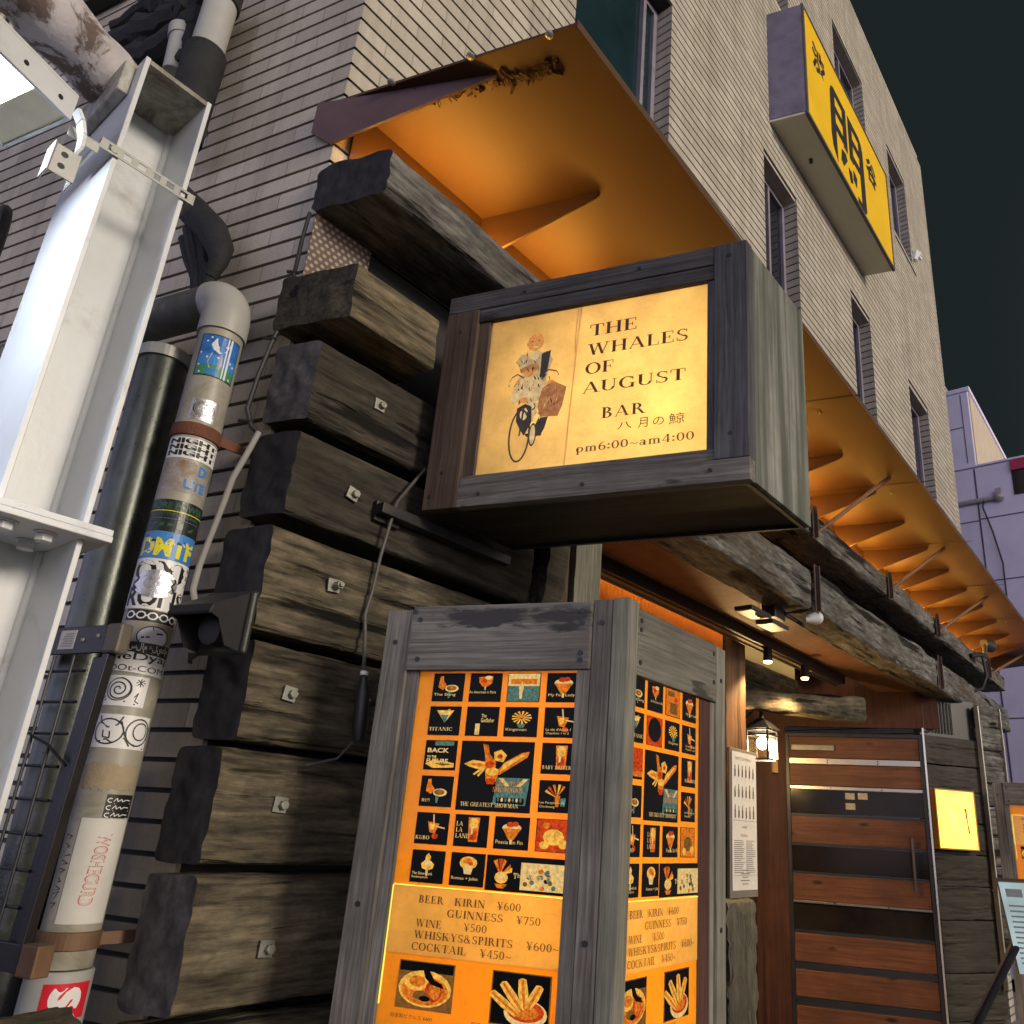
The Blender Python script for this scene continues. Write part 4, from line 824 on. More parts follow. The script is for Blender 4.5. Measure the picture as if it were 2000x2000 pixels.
# bracket, wire and plug
t_ = thing('sign_bracket', (1.2, 1.6, 2.27), 'black steel arm under the left edge of the hanging sign', 'bracket')
q = MB(); q.box(1.165, 1.66, 1.615, 1.645, 2.250, 2.280); q.box(1.166, 1.25, 1.646, 1.664, 2.235, 2.292); q.build('arm', BLACKM, t_, bevel=.002)
t_ = thing('sign_cable', (1.2, 1.63, 2.0), 'thin grey power lead hanging from the sign to a black plug', 'cable')
q = MB(); q.tube([(1.30, 1.635, 2.435), (1.262, 1.64, 2.37), (1.222, 1.636, 2.305), (1.205, 1.628, 2.24), (1.198, 1.64, 2.14), (1.194, 1.645, 2.05), (1.186, 1.65, 1.98), (1.190, 1.64, 1.92), (1.183, 1.62, 1.86), (1.176, 1.605, 1.80)], .0048, 8); q.tube([(1.176, 1.605, 1.66), (1.15, 1.62, 1.62), (1.09, 1.65, 1.60)], .003, 6); q.build('lead', plain('grey_black_cable', (.075, .07, .065), .5), t_, smooth=True)
q = MB(); q.tube([(1.176, 1.602, 1.83), (1.176, 1.602, 1.82)], .010, 12); q.build('white_tag', WHITEV, t_)
q = MB(); q.tube([(1.177, 1.60, 1.815), (1.180, 1.60, 1.79), (1.182, 1.60, 1.775), (1.183, 1.60, 1.755), (1.186, 1.60, 1.70), (1.188, 1.60, 1.665)], [.008, .014, .018, .018, .020, .012], 14); q.build('plug', BLACKP, t_, smooth=True)
# ================================================================== YELLOW SIGN HIGH ON THE FACADE
Y0, YB, ZB, ZT, XA, XB = 1.535, 1.799, 6.50, 7.63, 4.215, 6.262
fy = frame((0, 0, 0), (1, 0, 0), (0, 1, 0))
YS = thing('yellow_sign', (4.2, 1.8, 6.5), 'large yellow box sign with bold black characters high on the tiled facade', 'sign')
sk = .30*(YB-Y0)  # the box ends run at the building's own skew
q = MB(); q.prism([(XA-.075, YB, ZB), (XA, Y0+.01, ZB), (XB, Y0+.01, ZB), (XB-.075, YB, ZB)], (0, 0, ZT-ZB)); q.build('box', SGREY, YS, bevel=.004)
q = MB(); q.prism([(XA-.081, YB, ZB+.02), (XA-.006, Y0+.012, ZB+.02), (XA-.002, Y0+.012, ZB+.02), (XA-.077, YB, ZB+.02)], (0, 0, ZT-ZB-.03)); q.build('end_sheet', SPURP, YS)
q = MB(); q.box(XA+.03, XB-.03, Y0, Y0+.0095, ZB+.03, ZT-.03); yf = q.build('face', YSIGN, YS)
q = MB(); q.box(XA-.004, XB+.004, Y0-.004, Y0+.02, ZB-.004, ZB+.022); q.box(XA-.004, XB+.004, Y0-.004, Y0+.02, ZT-.022, ZT+.004); q.box(XA-.004, XA+.022, Y0-.0035, Y0+.02, ZB+.0225, ZT-.0225); q.box(XB-.022, XB+.004, Y0-.0035, Y0+.02, ZB+.0225, ZT-.0225); q.build('edge_frame', plain('sign_edge_metal', (.12, .11, .10), .5, .4), YS)
q = MB(); pl = lambda x, z: (lambda a, b, d: (x+a, Y0-.0015-d, z+b))
sans(q, '渋', pl(4.37, 7.15), .275, .285, .035)
ly_ = [0]
def bar(x0, x1, z0, z1): ly_[0] += 1; q.poly([(4.72+x*.80, Y0-.0015-.0001*ly_[0], 6.53+z*.82) for x, z in ((x0, z0), (x1, z0), (x1, z1), (x0, z1))])
for pts in ([(.0,.30),(.02,.88),(.06,.97),(.12,1.0),(.15,.97),(.15,.04),(.09,.10),(.03,.16)], [(1.0,.06),(.93,.0),(.85,.03),(.85,.97),(.89,1.0),(.95,.96),(.99,.86)]): ly_[0] += 1; q.poly([(4.72+x*.80, Y0-.0015-.0001*ly_[0], 6.53+z*.82) for x, z in pts])
for x0, x1 in ((.12, .46), (.54, .88)):
    for z0, z1 in ((.90, 1.0), (.68, .775), (.45, .55)): bar(x0, x1, z0, z1)
bar(.355, .47, .42, 1.0); bar(.53, .645, .42, 1.0); bar(.72, .90, .0, .075)
for pts in ([(.28,.33),(.40,.36),(.44,.30),(.32,.14),(.25,.17)], [(.46,.24),(.56,.25),(.58,.12),(.50,.08)], [(.62,.34),(.72,.30),(.70,.16),(.60,.20)]): ly_[0] += 1; q.poly([(4.72+x*.80, Y0-.0015-.0001*ly_[0], 6.53+z*.82) for x, z in pts])
sans(q, '谷', pl(5.60, 7.08), .29, .27, .04)
q.build('lettering', INK, yf)
q = MB(); q.tube([(4.62, 1.68, 6.4995), (4.66, 1.69, 6.497)], .014, 8); q.build('drain', INK, YS)
# ================================================================== MENU LIGHT BOXES
ORS = sheet('orange_menu_sheet', (.98, .50, .035), .07, .10, 14); PRS = sheet('pale_price_sheet', (.98, .66, .17), .10, .16, 18, (1, .76, .26))
BT = plain('black_photo_print', (.007, .0065, .006), .22, 0, .3, 30, .0, .07)
EC = [BT, emit('print_orange', (.80, .20, .02), 1.0, .75, 170), emit('print_red', (.62, .06, .012), 1.0, .7, 170), emit('print_yellow', (.92, .46, .07), 1.0, .6, 150), emit('print_cream', (.76, .50, .18), 1.0, .5, 150), emit('print_teal', (.10, .19, .15), 1.0, .7, 150), emit('print_dim', (.20, .085, .02), 1.0, .5, 120)]
def drink(P, kind):
    """P(pts, material): points in the unit square of the tile"""
    if kind == 'martini': P([(.22,.86),(.78,.86),(.54,.48),(.48,.48)], 3); P([(.30,.80),(.70,.80),(.53,.56),(.48,.56)], 4); P([(.36,.70),(.62,.70),(.52,.44),(.49,.44)], 5); P(ell(.62,.88,.05,.03,8), 1)
    elif kind == 'goblet': P([(.26,.86),(.72,.90),(.70,.66),(.56,.52),(.42,.52),(.30,.66)], 1); P(ell(.44,.74,.10,.09,10), 2); P(ell(.58,.84,.12,.07,10), 4); P([(.47,.52),(.52,.52),(.51,.40),(.48,.40)], 4)
    elif kind == 'high': P([(.40,.92),(.74,.92),(.70,.16),(.44,.16)], 1); P([(.44,.84),(.70,.84),(.68,.58),(.46,.58)], 3); P([(.46,.52),(.68,.50),(.66,.22),(.47,.20)], 2); P(ell(.56,.86,.10,.04,8), 4); P([(.50,.60),(.58,.66),(.56,.40),(.50,.36)], 4)
    elif kind == 'ball': P(ell(.52,.70,.26,.20,12), 3); P([(.36,.62),(.68,.62),(.62,.36),(.42,.36)], 4); P(ell(.50,.76,.14,.09,9), 1); P(ell(.60,.68,.07,.06,8), 2)
    elif kind == 'flower':
        for k in range(13):
            a = R(k*360/13); P([(.52+.06*math.cos(a-.2), .64+.05*math.sin(a-.2)), (.52+.30*math.cos(a-.12), .64+.22*math.sin(a-.12)), (.52+.30*math.cos(a+.12), .64+.22*math.sin(a+.12)), (.52+.06*math.cos(a+.2), .64+.05*math.sin(a+.2))], 3)
        P(ell(.50,.68,.08,.07,9), 1); P([(.40,.42),(.66,.42),(.60,.30),(.46,.30)], 5)
    elif kind == 'cup': P(ell(.62,.46,.22,.13,12), 4); P(ell(.60,.47,.16,.09,12), 6); P(ell(.62,.48,.07,.05,8), 1); P([(.22,.88),(.32,.90),(.34,.72),(.46,.56),(.34,.40),(.18,.50)], 1); P([(.50,.36),(.60,.34),(.58,.12),(.52,.12)], 5)
    elif kind == 'coupe': P(ell(.50,.66,.28,.14,12), 4); P([(.24,.64),(.76,.64),(.58,.30),(.42,.30)], 1); P(ell(.46,.76,.12,.09,9), 2); P(ell(.60,.78,.10,.08,9), 2); P([(.46,.30),(.54,.30),(.53,.16),(.47,.16)], 4)
    elif kind == 'cone': P([(.50,.92),(.58,.80),(.56,.70),(.70,.58),(.66,.44),(.50,.38),(.34,.44),(.30,.58),(.42,.70),(.42,.82)], 3); P(ell(.50,.60,.12,.10,9), 4); P([(.46,.38),(.54,.38),(.52,.20),(.48,.20)], 4)
    elif kind == 'straw': P([(.36,.72),(.72,.66),(.60,.34),(.44,.38)], 1); P([(.40,.66),(.60,.62),(.54,.44),(.46,.46)], 3); P([(.50,.95),(.54,.95),(.58,.60),(.54,.60)], 4); P([(.62,.60),(.90,.54),(.90,.50),(.62,.55)], 4); P(ell(.62,.26,.10,.09,9), 2)
    elif kind == 'spray':
        for k, a in enumerate((60, 80, 105, 130, 150)): P([(.52,.46), (.52+.38*math.cos(R(a-6)), .46+.42*math.sin(R(a-6))), (.52+.38*math.cos(R(a+6)), .46+.42*math.sin(R(a+6)))], (1, 3, 1, 2, 3)[k])
        P([(.46,.52),(.62,.52),(.58,.18),(.50,.18)], 1); P([(.62,.44),(.78,.46),(.76,.20),(.64,.20)], 5)
def menu_box(P0, U, V, label, layout, wd=.574, dp=.468, top=1.945, k=1.0):
    t_ = thing('menu_box', (P0[0], P0[1], 0), label, 'menu light box', 'menu light boxes')
    ff = frame((P0[0], P0[1], 0), U, V)                     # a to the left along the front, b into the box
    q = MB(ff); q.box(0, .0375, 0, .0375, .04, top+.012); q.build('corner_post', BZG, t_, bevel=.003)
    q = MB(ff); q.box(.0385, .080, .001, .030, .04, top+.010); q.build('front_board', BZ, t_, bevel=.002)
    q = MB(ff); q.box(.508, wd, .0, .034, .04, top); q.build('left_post', BZ, t_, bevel=.003)
    q = MB(ff); q.box(.0808, .5075, -.004, .026, 1.806, top+.006); q.build('top_board', BX, t_, bevel=.003)
    q = MB(ff); q.box(.0808, .5075, -.001, .026, .05, .40); q.build('bottom_board', BX, t_, bevel=.003)
    q = MB(ff); q.box(.0808, .110, .0015, .022, .401, 1.8055); q.box(.4815, .5072, .0065, .022, .401, 1.8055); q.build('battens', BZ, t_, bevel=.001)
    q = MB(ff); q.box(.002, .035, .038, .418, 1.802, top); q.build('side_top_board', BY, t_, bevel=.003)
    q = MB(ff); q.box(.002, .033, .418, dp, .04, top-.002); q.build('side_post', BZG, t_, bevel=.003)
    q = MB(ff); q.box(.0105, .033, .344, .3975, .401, 1.8015); q.build('red_batten', BZR, t_, bevel=.001)
    q = MB(ff); q.box(.0085, .033, .398, .4175, .401, 1.8015); q.build('side_batten', BZG, t_, bevel=.001)
    q = MB(ff); q.box(.0035, .033, .038, .4175, .05, .40); q.build('side_bottom_board', BY, t_, bevel=.003)
    q = MB(ff); q.box(.04, wd, dp-.02, dp-.0005, .06, top-.01); q.box(wd-.02, wd-.001, .035, dp-.021, .06, top-.01); q.box(.036, wd-.021, .035, dp-.021, top-.025, top-.012); q.box(.036, wd-.021, .035, dp-.021, .30, .315); q.build('inner_case', INW, t_)
    q = MB(ff); random.seed(4)
    for a, z in ((.06, 1.905), (.06, 1.30), (.545, 1.87), (.10, 1.93), (.10, 1.905), (.10, 1.84), (.10, 1.825), (.485, 1.92), (.48, 1.83), (.545, 1.33)): q.tube([(a, -.0055 if .08 < a < .508 else -.0012, z), (a, .004, z)], .0058, 10)
    for b, z in ((.020, 1.90), (.020, 1.24), (.052, 1.92), (.052, 1.90), (.052, 1.83), (.40, 1.92), (.40, 1.85), (.44, 1.86), (.44, 1.30)): q.tube([(.0008, b, z), (.006, b, z)], .0058, 10)
    q.build('screw_heads', INK, t_)
    for z, e in ((1.66, 1.55), (1.36, 1.8), (1.02, 1.5), (.66, 1.2)): point(t_, ff(.24, .19, z), e*k*1.9, (1, .78, .34), .05, 'menu_tube')
    def panel(side):
        fn = ff
        # sheet coordinates: x to the right from the sheet's left edge, z up, n out of the sheet
        if side: pm = lambda x, z, n: (.0115-n, .0255+(x-.036)*.881, z); x1 = .395
        else: pm = lambda x, z, n: (.4812-x, .0125-n, z); x1 = .372
        q = MB(fn)
        def slab(q, xa, xb, za, zb, n0, n1, m=0):
            q.add([pm(xa, za, n0), pm(xb, za, n0), pm(xb, zb, n0), pm(xa, zb, n0), pm(xa, za, n1), pm(xb, za, n1), pm(xb, zb, n1), pm(xa, zb, n1)], [(3, 2, 1, 0), (4, 5, 6, 7), (0, 1, 5, 4), (1, 2, 6, 5), (2, 3, 7, 6), (3, 0, 4, 7)], m)
        xa = .042 if side else .0; zt_, zb_ = (1.371, 1.249) if layout == 1 else (1.74, 1.55)
        slab(q, xa, x1, zt_+.0003, 1.801 if side else 1.805, -.003, 0); slab(q, xa, x1, .402, zb_-.0003, -.003, 0)
        sh = q.build('side_menu' if side else 'front_menu', ORS, t_)
        txt = MB(fn); px = [0]
        def pl(x, z, n=.0060): return lambda a, b, d: pm(x+a, z+b, n+d)
        ink = MB(fn)
        if layout == 1:
            CX = [.036, .1245, .2128, .3018]; RZ = [1.801, 1.7295, 1.658, 1.585, 1.512, 1.4395]
            T = [(0, 0, 'cup', 'The Sting'), (0, 1, 'goblet', 'An American in Paris'), (0, 2, None, None), (0, 3, 'coupe', 'My Fair Lady'), (1, 0, 'martini', 'TITANIC'), (1, 1, None, 'The Godfather'), (1, 2, 'flower', 'Kingsman'), (1, 3, 'straw', 'La vie d\'Adele'),
                 (2, 0, None, 'BACK TO THE FUTURE'), (2, 3, 'high', 'BABY DRIVER'), (3, 0, 'cup', '羅生門'), (3, 3, 'spray', 'Les Parapluies de Cherbourg'), (4, 0, 'straw', 'KUBO'), (4, 1, 'high', 'LA LA LAND'), (4, 2, 'coupe', 'Poesia Sin Fin'), (4, 3, None, None), (5, 0, 'cone', 'The Shawshank Redemption'), (5, 1, 'ball', 'Romeo + Juliet')]
            for r_, c_, kd, cap in T:
                x, zt = CX[c_], RZ[r_]; w_, h_ = (.0745, .061) if zt < 1.79 or side else (.0745, .061)
                w2 = min(w_, x1-x-.0005); q = MB(fn); lay = [0]
                def P(pts, m):
                    lay[0] += 1; pp = [pm(x+min(a*w_, w2), zt-h_+b*h_, .0011+.00012*lay[0]) for a, b in pts]; q.poly(pp, m)
                base = 0
                slab(q, x, x+w2, zt-h_, zt, .0004, .0011, 0)
                if kd: drink(P, kd)
                if (r_, c_) == (0, 2):
                    if side: P(rect(.02, .98, .02, .98), 1); P(rect(.15, .6, .72, .9), 6); P(rect(.3, .8, .1, .5), 6); P(ell(.7, .62, .14, .1, 8), 2)
                    else: P(rect(.02, .98, .02, .55), 5); P(rect(.02, .98, .55, .98), 4); P(rect(.1, .9, .62, .8), 1); P([(.40,.10),(.46,.10),(.50,.5),(.46,.72),(.36,.5)], 4)
                elif (r_, c_) == (1, 1):
                    if side: P(rect(.0, 1, .0, 1), 2); P(ell(.5, .55, .42, .42, 16), 0)
                    else: P(rect(.30, .44, .04, .42), 4); P(rect(.50, .92, .60, .80), 0)
                elif (r_, c_) == (2, 0):
                    if side: P(rect(.0, 1, .25, 1), 2); P(rect(0, 1, .08, .25), 1)
                    else: P(rect(.02, .98, .30, .72), 0); P([(.05,.20),(.30,.34),(.95,.24),(.95,.10),(.3,.06)], 3); P([(.35,.22),(.55,.28),(.90,.20),(.6,.14)], 6); P(rect(.3,.9,.82,.97), 5)
                elif (r_, c_) == (4, 3):
                    P(rect(.02, .98, .02, .98), 1 if side else 2); P(ell(.5, .45, .3, .25, 10), 6 if side else 3); P(ell(.25, .2, .14, .12, 9), 3); P(ell(.78, .25, .14, .14, 9), 3); P(ell(.3, .8, .12, .1, 8), 1)
                q.build('picture_tile', EC, sh)
                if cap:
                    if cap == 'LA LA LAND':
                        for i, s_ in enumerate(('LA', 'LA', 'LAND')): serif(txt, s_, .0085, pl(x+.007, zt-.022-i*.0115), track=.03)
                    elif cap == 'The Godfather':
                        if not side: sans(txt, 'The', pl(x+.038, zt-.023), .012, .007, .01); sans(txt, 'Godfather', pl(x+.038, zt-.033), .031, .0085, .01)
                    elif cap == 'BACK TO THE FUTURE':
                        if not side:
                            for i, s_ in enumerate(('BACK', 'TO THE', 'FUTURE')): sans(txt, s_, pl(x+.010+.0*i, zt-.026-i*.011), .050 if i != 1 else .022, .0095 if i != 1 else .005, .03)
                    elif cap.startswith('La vie'): sans(txt, 'La vie d\'Adele ?', pl(x+.008, zt-.048), .054, .0055); sans(txt, 'Chapitres 1 et 2', pl(x+.008, zt-.056), .050, .0055)
                    elif cap.startswith('Les P'): sans(txt, 'Les Parapluies de', pl(x+.006, zt-.046), .052, .0055); sans(txt, 'Cherbourg', pl(x+.006, zt-.0535), .032, .0055)
                    elif cap.startswith('The Shaw'): sans(txt, 'The Shawshank', pl(x+.008, zt-.046), .046, .0055); sans(txt, 'Redemption', pl(x+.008, zt-.0535), .036, .0055)
                    elif cap.isupper(): serif(txt, cap, .0072, pl(x+.006, zt-.052), width=min(.062, .008*len(cap)))
                    elif cap == '羅生門': sans(txt, cap, pl(x+.010, zt-.052), .018, .0065)
                    elif c_ == 1 and r_ == 0: sans(txt, cap, pl(x+.004, zt-.044), .062, .0055)
                    else: sans(txt, cap, pl(x+.008, zt-.051), min(.058, .0058*len(cap)), .0072)
            # the big tile and the wide tile
            x, zt, w_, h_ = .1210, 1.6585, .164, .1385; q = MB(fn); lay = [0]
            def P(pts, m):
                lay[0] += 1; q.poly([pm(x+a*w_, zt-h_+b*h_, .0011+.00012*lay[0]) for a, b in pts], m)
            slab(q, x, x+w_, zt-h_, zt, .0004, .0011, 0)
            P([(.50,.54),(.56,.52),(.92,.78),(.94,.86),(.84,.84),(.62,.70)], 1); P([(.56,.56),(.88,.80),(.86,.82),(.60,.68)], 3)
            P([(.06,.66),(.18,.72),(.34,.70),(.44,.62),(.30,.58),(.14,.62)], 3); P([(.12,.66),(.28,.68),(.36,.65),(.28,.62)], 1)
            P([(.30,.96),(.38,.94),(.40,.82),(.50,.70),(.50,.58),(.36,.58),(.34,.80)], 1); P([(.48,.72),(.46,.84),(.56,.88),(.64,.80),(.60,.70)], 3); P(ell(.55,.78,.04,.035,8), 2)
            P([(.36,.62),(.56,.60),(.52,.42),(.38,.42)], 1); P(ell(.46,.56,.09,.06,10), 3); P(ell(.42,.66,.06,.06,9), 2); P([(.38,.46),(.52,.46),(.50,.38),(.40,.38)], 2)
            P([(.20,.52),(.30,.60),(.32,.58),(.22,.50)], 3); P([(.26,.50),(.34,.60),(.36,.58),(.28,.48)], 3)
            P([(.54,.48),(.98,.48),(.94,.10),(.50,.10)], 5); P([(.56,.47),(.62,.47),(.72,.36),(.66,.36)], 4); P([(.96,.47),(.90,.47),(.80,.36),(.86,.36)], 4); P(rect(.55, .92, .11, .20), 0)
            for i in range(7): P(ell(.58+i*.05, .17, .016, .03, 7), 4 if i % 2 else 5)
            q.build('picture_tile', EC, sh)
            serif(txt, 'GREATEST', .0088, pl(x+.088, zt-.088), width=.060, m=1); serif(txt, 'SHOWMAN', .0092, pl(x+.083, zt-.100), width=.066, m=1)
            serif(txt, 'THE GREATEST SHOWMAN', .0078, pl(x+.014, zt-.130), width=.128)
            x, zt, w_, h_ = .2030, 1.4395, x1-.2035, .0645; q = MB(fn); lay = [0]
            slab(q, x, x+w_, zt-h_, zt, .0004, .0011, 0)
            for k2, a in enumerate((70, 90, 115, 20, 35)): P([(.18,.45), (.18+.15*math.cos(R(a-9)), .45+.46*math.sin(R(a-9))), (.18+.17*math.cos(R(a+9)), .45+.46*math.sin(R(a+9)))], (1, 2, 1, 3, 1)[k2])
            P(ell(.20,.38,.085,.17,12), 3); P(ell(.20,.40,.055,.11,10), 4); P([(.12,.20),(.28,.20),(.24,.08),(.16,.08)], 1)
            P(rect(.44, .99, .08, .84), 4)
            random.seed(11)
            for k2 in range(16): P(ell(random.uniform(.48, .95), random.uniform(.14, .7), .03, .07, 7), random.choice((5, 6, 5, 0, 1)))
            q.build('picture_tile', EC, sh); serif(txt, 'T', .0085, pl(x+.062, zt-.040)); sans(txt, 'The Avengers', pl(x+.062, zt-.041), .078, .011)
            zp, xp0, xp1 = 1.371, .004, x1-.002; zq = 1.249
        else:
            zp, xp0, xp1, zq = 1.74, .01, x1-.01, 1.55
        # price sheet with its bright cut edges
        q = MB(fn); slab(q, xp0 if not side else .055, xp1, zq, zp, -.0006, .0020); q.build('price_sheet', PRS, sh)
        q = MB(fn); slab(q, xp0 if not side else .055, xp1, zp+.0002, zp+.0022, .0008, .0030)
        if not side: slab(q, xp0-.0022, xp0-.0003, zq-.09, zp, .0008, .0028)
        q.build('bright_edge', emit('lit_acrylic_edge', (1.0, .74, .10), 1.15), sh)
        ps = .0142; dz = zp-1.371; X0 = .064
        for s_, x_, z_, w_ in (('BEER', .067, 1.3425, .055), ('KIRIN', .1455, 1.3425, .066), ('¥600', .236, 1.3425, .050), ('GUINNESS', .132, 1.3210, .119), ('¥750', .278, 1.3210, .050), ('WINE', .066, 1.2995, .057), ('¥500', .170, 1.2995, .0495), ('WHISKYS&SPIRITS', .065, 1.2790, .210), ('¥600~', .302, 1.2790, .066), ('COCKTAIL', .063, 1.2580, .118), ('¥450~', .209, 1.2580, .0655)):
            serif(ink, s_, .0138, pl(x_, z_+dz), width=w_, track=.08)
        sans(ink, '自家製ピクルス ¥400', pl(.036, zq-.108), .088, .0075); sans(ink, '野菜スープ ¥500', pl(.205, zq-.106), .075, .0075)
        # food photographs
        for x, w_, kd in ((.038, .120, 0), (.236, .119, 1)):
            zt = zq-.010; h_ = .082 if kd == 0 else .088; q = MB(fn); lay = [0]
            def P(pts, m):
                lay[0] += 1; q.poly([pm(x+a*w_, zt-h_+b*h_, .0011+.00012*lay[0]) for a, b in pts], m)
            slab(q, x, x+w_, zt-h_, zt, .0004, .0011, 6)
            if kd == 0:
                P(rect(.02, .98, .78, .98), 0); P(ell(.5, .44, .47, .38, 20), 3); P(ell(.5, .40, .42, .30, 20), 1); P(ell(.34, .58, .22, .20, 12), 3); P(ell(.36, .58, .15, .12, 12), 1)
                P(ell(.66, .42, .15, .24, 12), 2); P(ell(.68, .42, .10, .18, 12), 1); P([(.44,.86),(.56,.84),(.66,.64),(.80,.58),(.84,.48),(.62,.54),(.50,.66)], 0); P(ell(.44, .30, .14, .10, 10), 6); P(ell(.52, .24, .10, .06, 10), 0)
            else:
                P(rect(.02, .98, .02, .98), 0); P(ell(.60, .26, .36, .26, 20), 4); P(ell(.60, .30, .31, .20, 20), 2); P(ell(.60, .28, .22, .13, 14), 1)
                for (a0, b0, a1, b1) in ((.02, .58, .46, .22), (.20, .78, .54, .30), (.52, .88, .58, .36), (.82, .78, .64, .36)):
                    d = Vector((a1-a0, b1-b0)).normalized(); n_ = Vector((-d.y, d.x))*.085
                    P([(a0-d.x*.03, b0-d.y*.03), (a0+n_.x*.8, b0+n_.y*.8), ((a0+a1)/2+n_.x, (b0+b1)/2+n_.y), (a1+n_.x*.6, b1+n_.y*.6), (a1-n_.x*.6, b1-n_.y*.6), ((a0+a1)/2-n_.x, (b0+b1)/2-n_.y), (a0-n_.x*.8, b0-n_.y*.8)], 3)
                    P([(a0+n_.x*.3, b0+n_.y*.3), (a1+n_.x*.3, b1+n_.y*.3), (a1-n_.x*.2, b1-n_.y*.2), (a0-n_.x*.3, b0-n_.y*.3)], 1)
            q.build('food_picture', EC, sh)
        if layout == 1: txt.build('captions', [EC[4], EC[1]], sh)
        ink.build('price_lettering', BRNINK, sh)
    panel(False); panel(True)
    return t_
menu_box((1.291, .900), dirv(109.6), dirv(2.7), 'grey timber menu light box with drink pictures, standing in front of the stacked timbers', 1)
menu_box((6.433, .659), dirv(109.6), dirv(2.7), 'farther menu light box at the right edge with prices above food pictures', 2, top=1.95, k=.8)
# tilted menu stand
t_ = thing('menu_stand', (4.2, .8, 0), 'tilted pale glossy menu board on a black leg at the right edge', 'menu stand')
o_ = Vector((4.06, .80, 1.37)); du = Vector((.25, -.955, .02)).normalized(); dv = Vector((.345, .02, -.393)).normalized(); dn = du.cross(dv).normalized()
if dn.x > 0: dn = -dn
fb = lambda a, b, c: o_+du*a+dv*c+dn*b
q = MB(fb); q.box(-.008, .308, -.022, -.004, -.008, .53); q.build('frame', STEELB, t_, bevel=.003)
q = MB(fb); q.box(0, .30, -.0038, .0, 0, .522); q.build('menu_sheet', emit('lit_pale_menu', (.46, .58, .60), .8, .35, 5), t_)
q = MB(fb); random.seed(2)
for k in range(3): q.box(.02+k*.09, .085+k*.09, .0004, .0012, .03, .075)
for k in range(12): q.box(.02, .12+random.random()*.15, .0004, .0010, .12+k*.03, .13+k*.03)
q.build('print', plain('pale_blue_print', (.62, .68, .70), .4), t_)
q = MB(); q.tube([(4.319, .80, 1.119), (4.19, 1.43, 0.0)], .022, 10); q.tube([(4.36, .62, 1.10), (4.50, .45, 0.0)], .022, 10); q.tube([(4.25, 1.115, .55), (4.44, .53, .55)], .012, 8); q.build('leg', BLACKM, t_, smooth=True)
# ================================================================== STEEL COLUMN WITH ITS LAMP
K = thing('steel_column', (.41, 1.6, 0), 'white painted steel I section column with a bolted splice at the left', 'column')
XL, XR, YF, YK, ZP = .340, .479, 1.50, 1.80, 2.942
for z0, z1, m_ in ((1.9475, ZP, COLP), (0, 1.9235, COLP)):
    q = MB(); q.box(XL, XL+.0095, YF, YK, z0, z1); q.box(XR-.0095, XR, YF, YK, z0, z1); q.build('flange', m_, K, bevel=.0012)
    q = MB(); q.box(XL+.0097, XR-.0097, 1.655, 1.663, z0, z1)
    for sx, x in ((1, XL+.0097), (-1, XR-.0097)):
        q.tube([(x+sx*.002, 1.654, z0+.001), (x+sx*.002, 1.654, z1-.001)], .0085, 10)
    q.build('web', COLP, K)
q = MB(); q.box(XL+.0097, XR-.0097, YF+.002, 1.6548, ZP-.012, ZP-.001); q.build('top_stiffener', COLP2, K)
q = MB(); q.box(.295, .512, 1.468, 1.83, 1.9237, 1.9353); q.box(.2965, .511, 1.4695, 1.829, 1.9355, 1.9473); q.build('splice_plate', COLP, K, bevel=.0015)
for x, y in ((.426, 1.519), (.365, 1.512), (.426, 1.60)):
    q = MB(); q.tube([(x, y, 1.9235), (x, y, 1.9205)], .018, 18); q.prism([(x+.0145*math.cos(R(60*k+8)), y+.0145*math.sin(R(60*k+8)), 1.9203) for k in range(6)], (0, 0, -.013)); q.build('splice_bolt', COLP, K, bevel=.001)
q = MB(); random.seed(21)
for k in range(14): q.ball((random.uniform(XL+.02, XR-.02), 1.6535, 1.96+abs(random.gauss(0, .03))), random.uniform(.003, .008), n=7)
# perforated band round the column and lamp bracket
t_ = thing('lamp_bracket', (.3, 1.45, 2.6), 'perforated steel band round the column holding the lamp bracket', 'bracket')
q = MB(); zb = 2.685; yb = 1.4965
q.box(.316, .494, yb-.0018, yb, zb-.012, zb-.0065); q.box(.316, .494, yb-.0018, yb, zb+.0065, zb+.012)
for k in range(7): x = .316+k*.0276; q.box(x, x+.012, yb-.0018, yb, zb-.0064, zb+.0064)
q.box(.314, .316, yb-.0018, 1.60, zb-.012, zb+.012); q.box(.494, .496, yb-.0018, 1.81, zb-.012, zb+.012); q.box(.262, .3139, yb-.003, yb-.001, zb-.030, zb-.008)
q.tube([(.338, yb-.003, zb), (.338, yb+.004, zb)], .007, 10); q.build('band', STEELG, t_)
cb = [(.262, 1.462, 2.688), (.274, 1.464, 2.672), (.283, 1.466, 2.648), (.286, 1.468, 2.620), (.280, 1.469, 2.598), (.268, 1.470, 2.582)]
q = MB()
for a, b in zip(cb, cb[1:]):
    q.add([(a[0], a[1]-.012, a[2]), (a[0], a[1]+.014, a[2]), (b[0], b[1]+.014, b[2]), (b[0], b[1]-.012, b[2]), (a[0]-.007, a[1]-.012, a[2]-.002), (a[0]-.007, a[1]+.014, a[2]-.002), (b[0]-.007, b[1]+.014, b[2]), (b[0]-.007, b[1]-.012, b[2])], [(0, 1, 2, 3), (7, 6, 5, 4), (0, 3, 7, 4), (1, 5, 6, 2), (0, 4, 5, 1), (3, 2, 6, 7)])
q.build('curved_arm', COLP, t_, bevel=.001)
q = MB(); q.box(.243, .246, 1.452, 1.492, 2.535, 2.600); q.box(.2461, .287, 1.452, 1.455, 2.535, 2.596); q.box(.284, .287, 1.4551, 1.492, 2.535, 2.60); q.build('foot', STEELG, t_, bevel=.001)
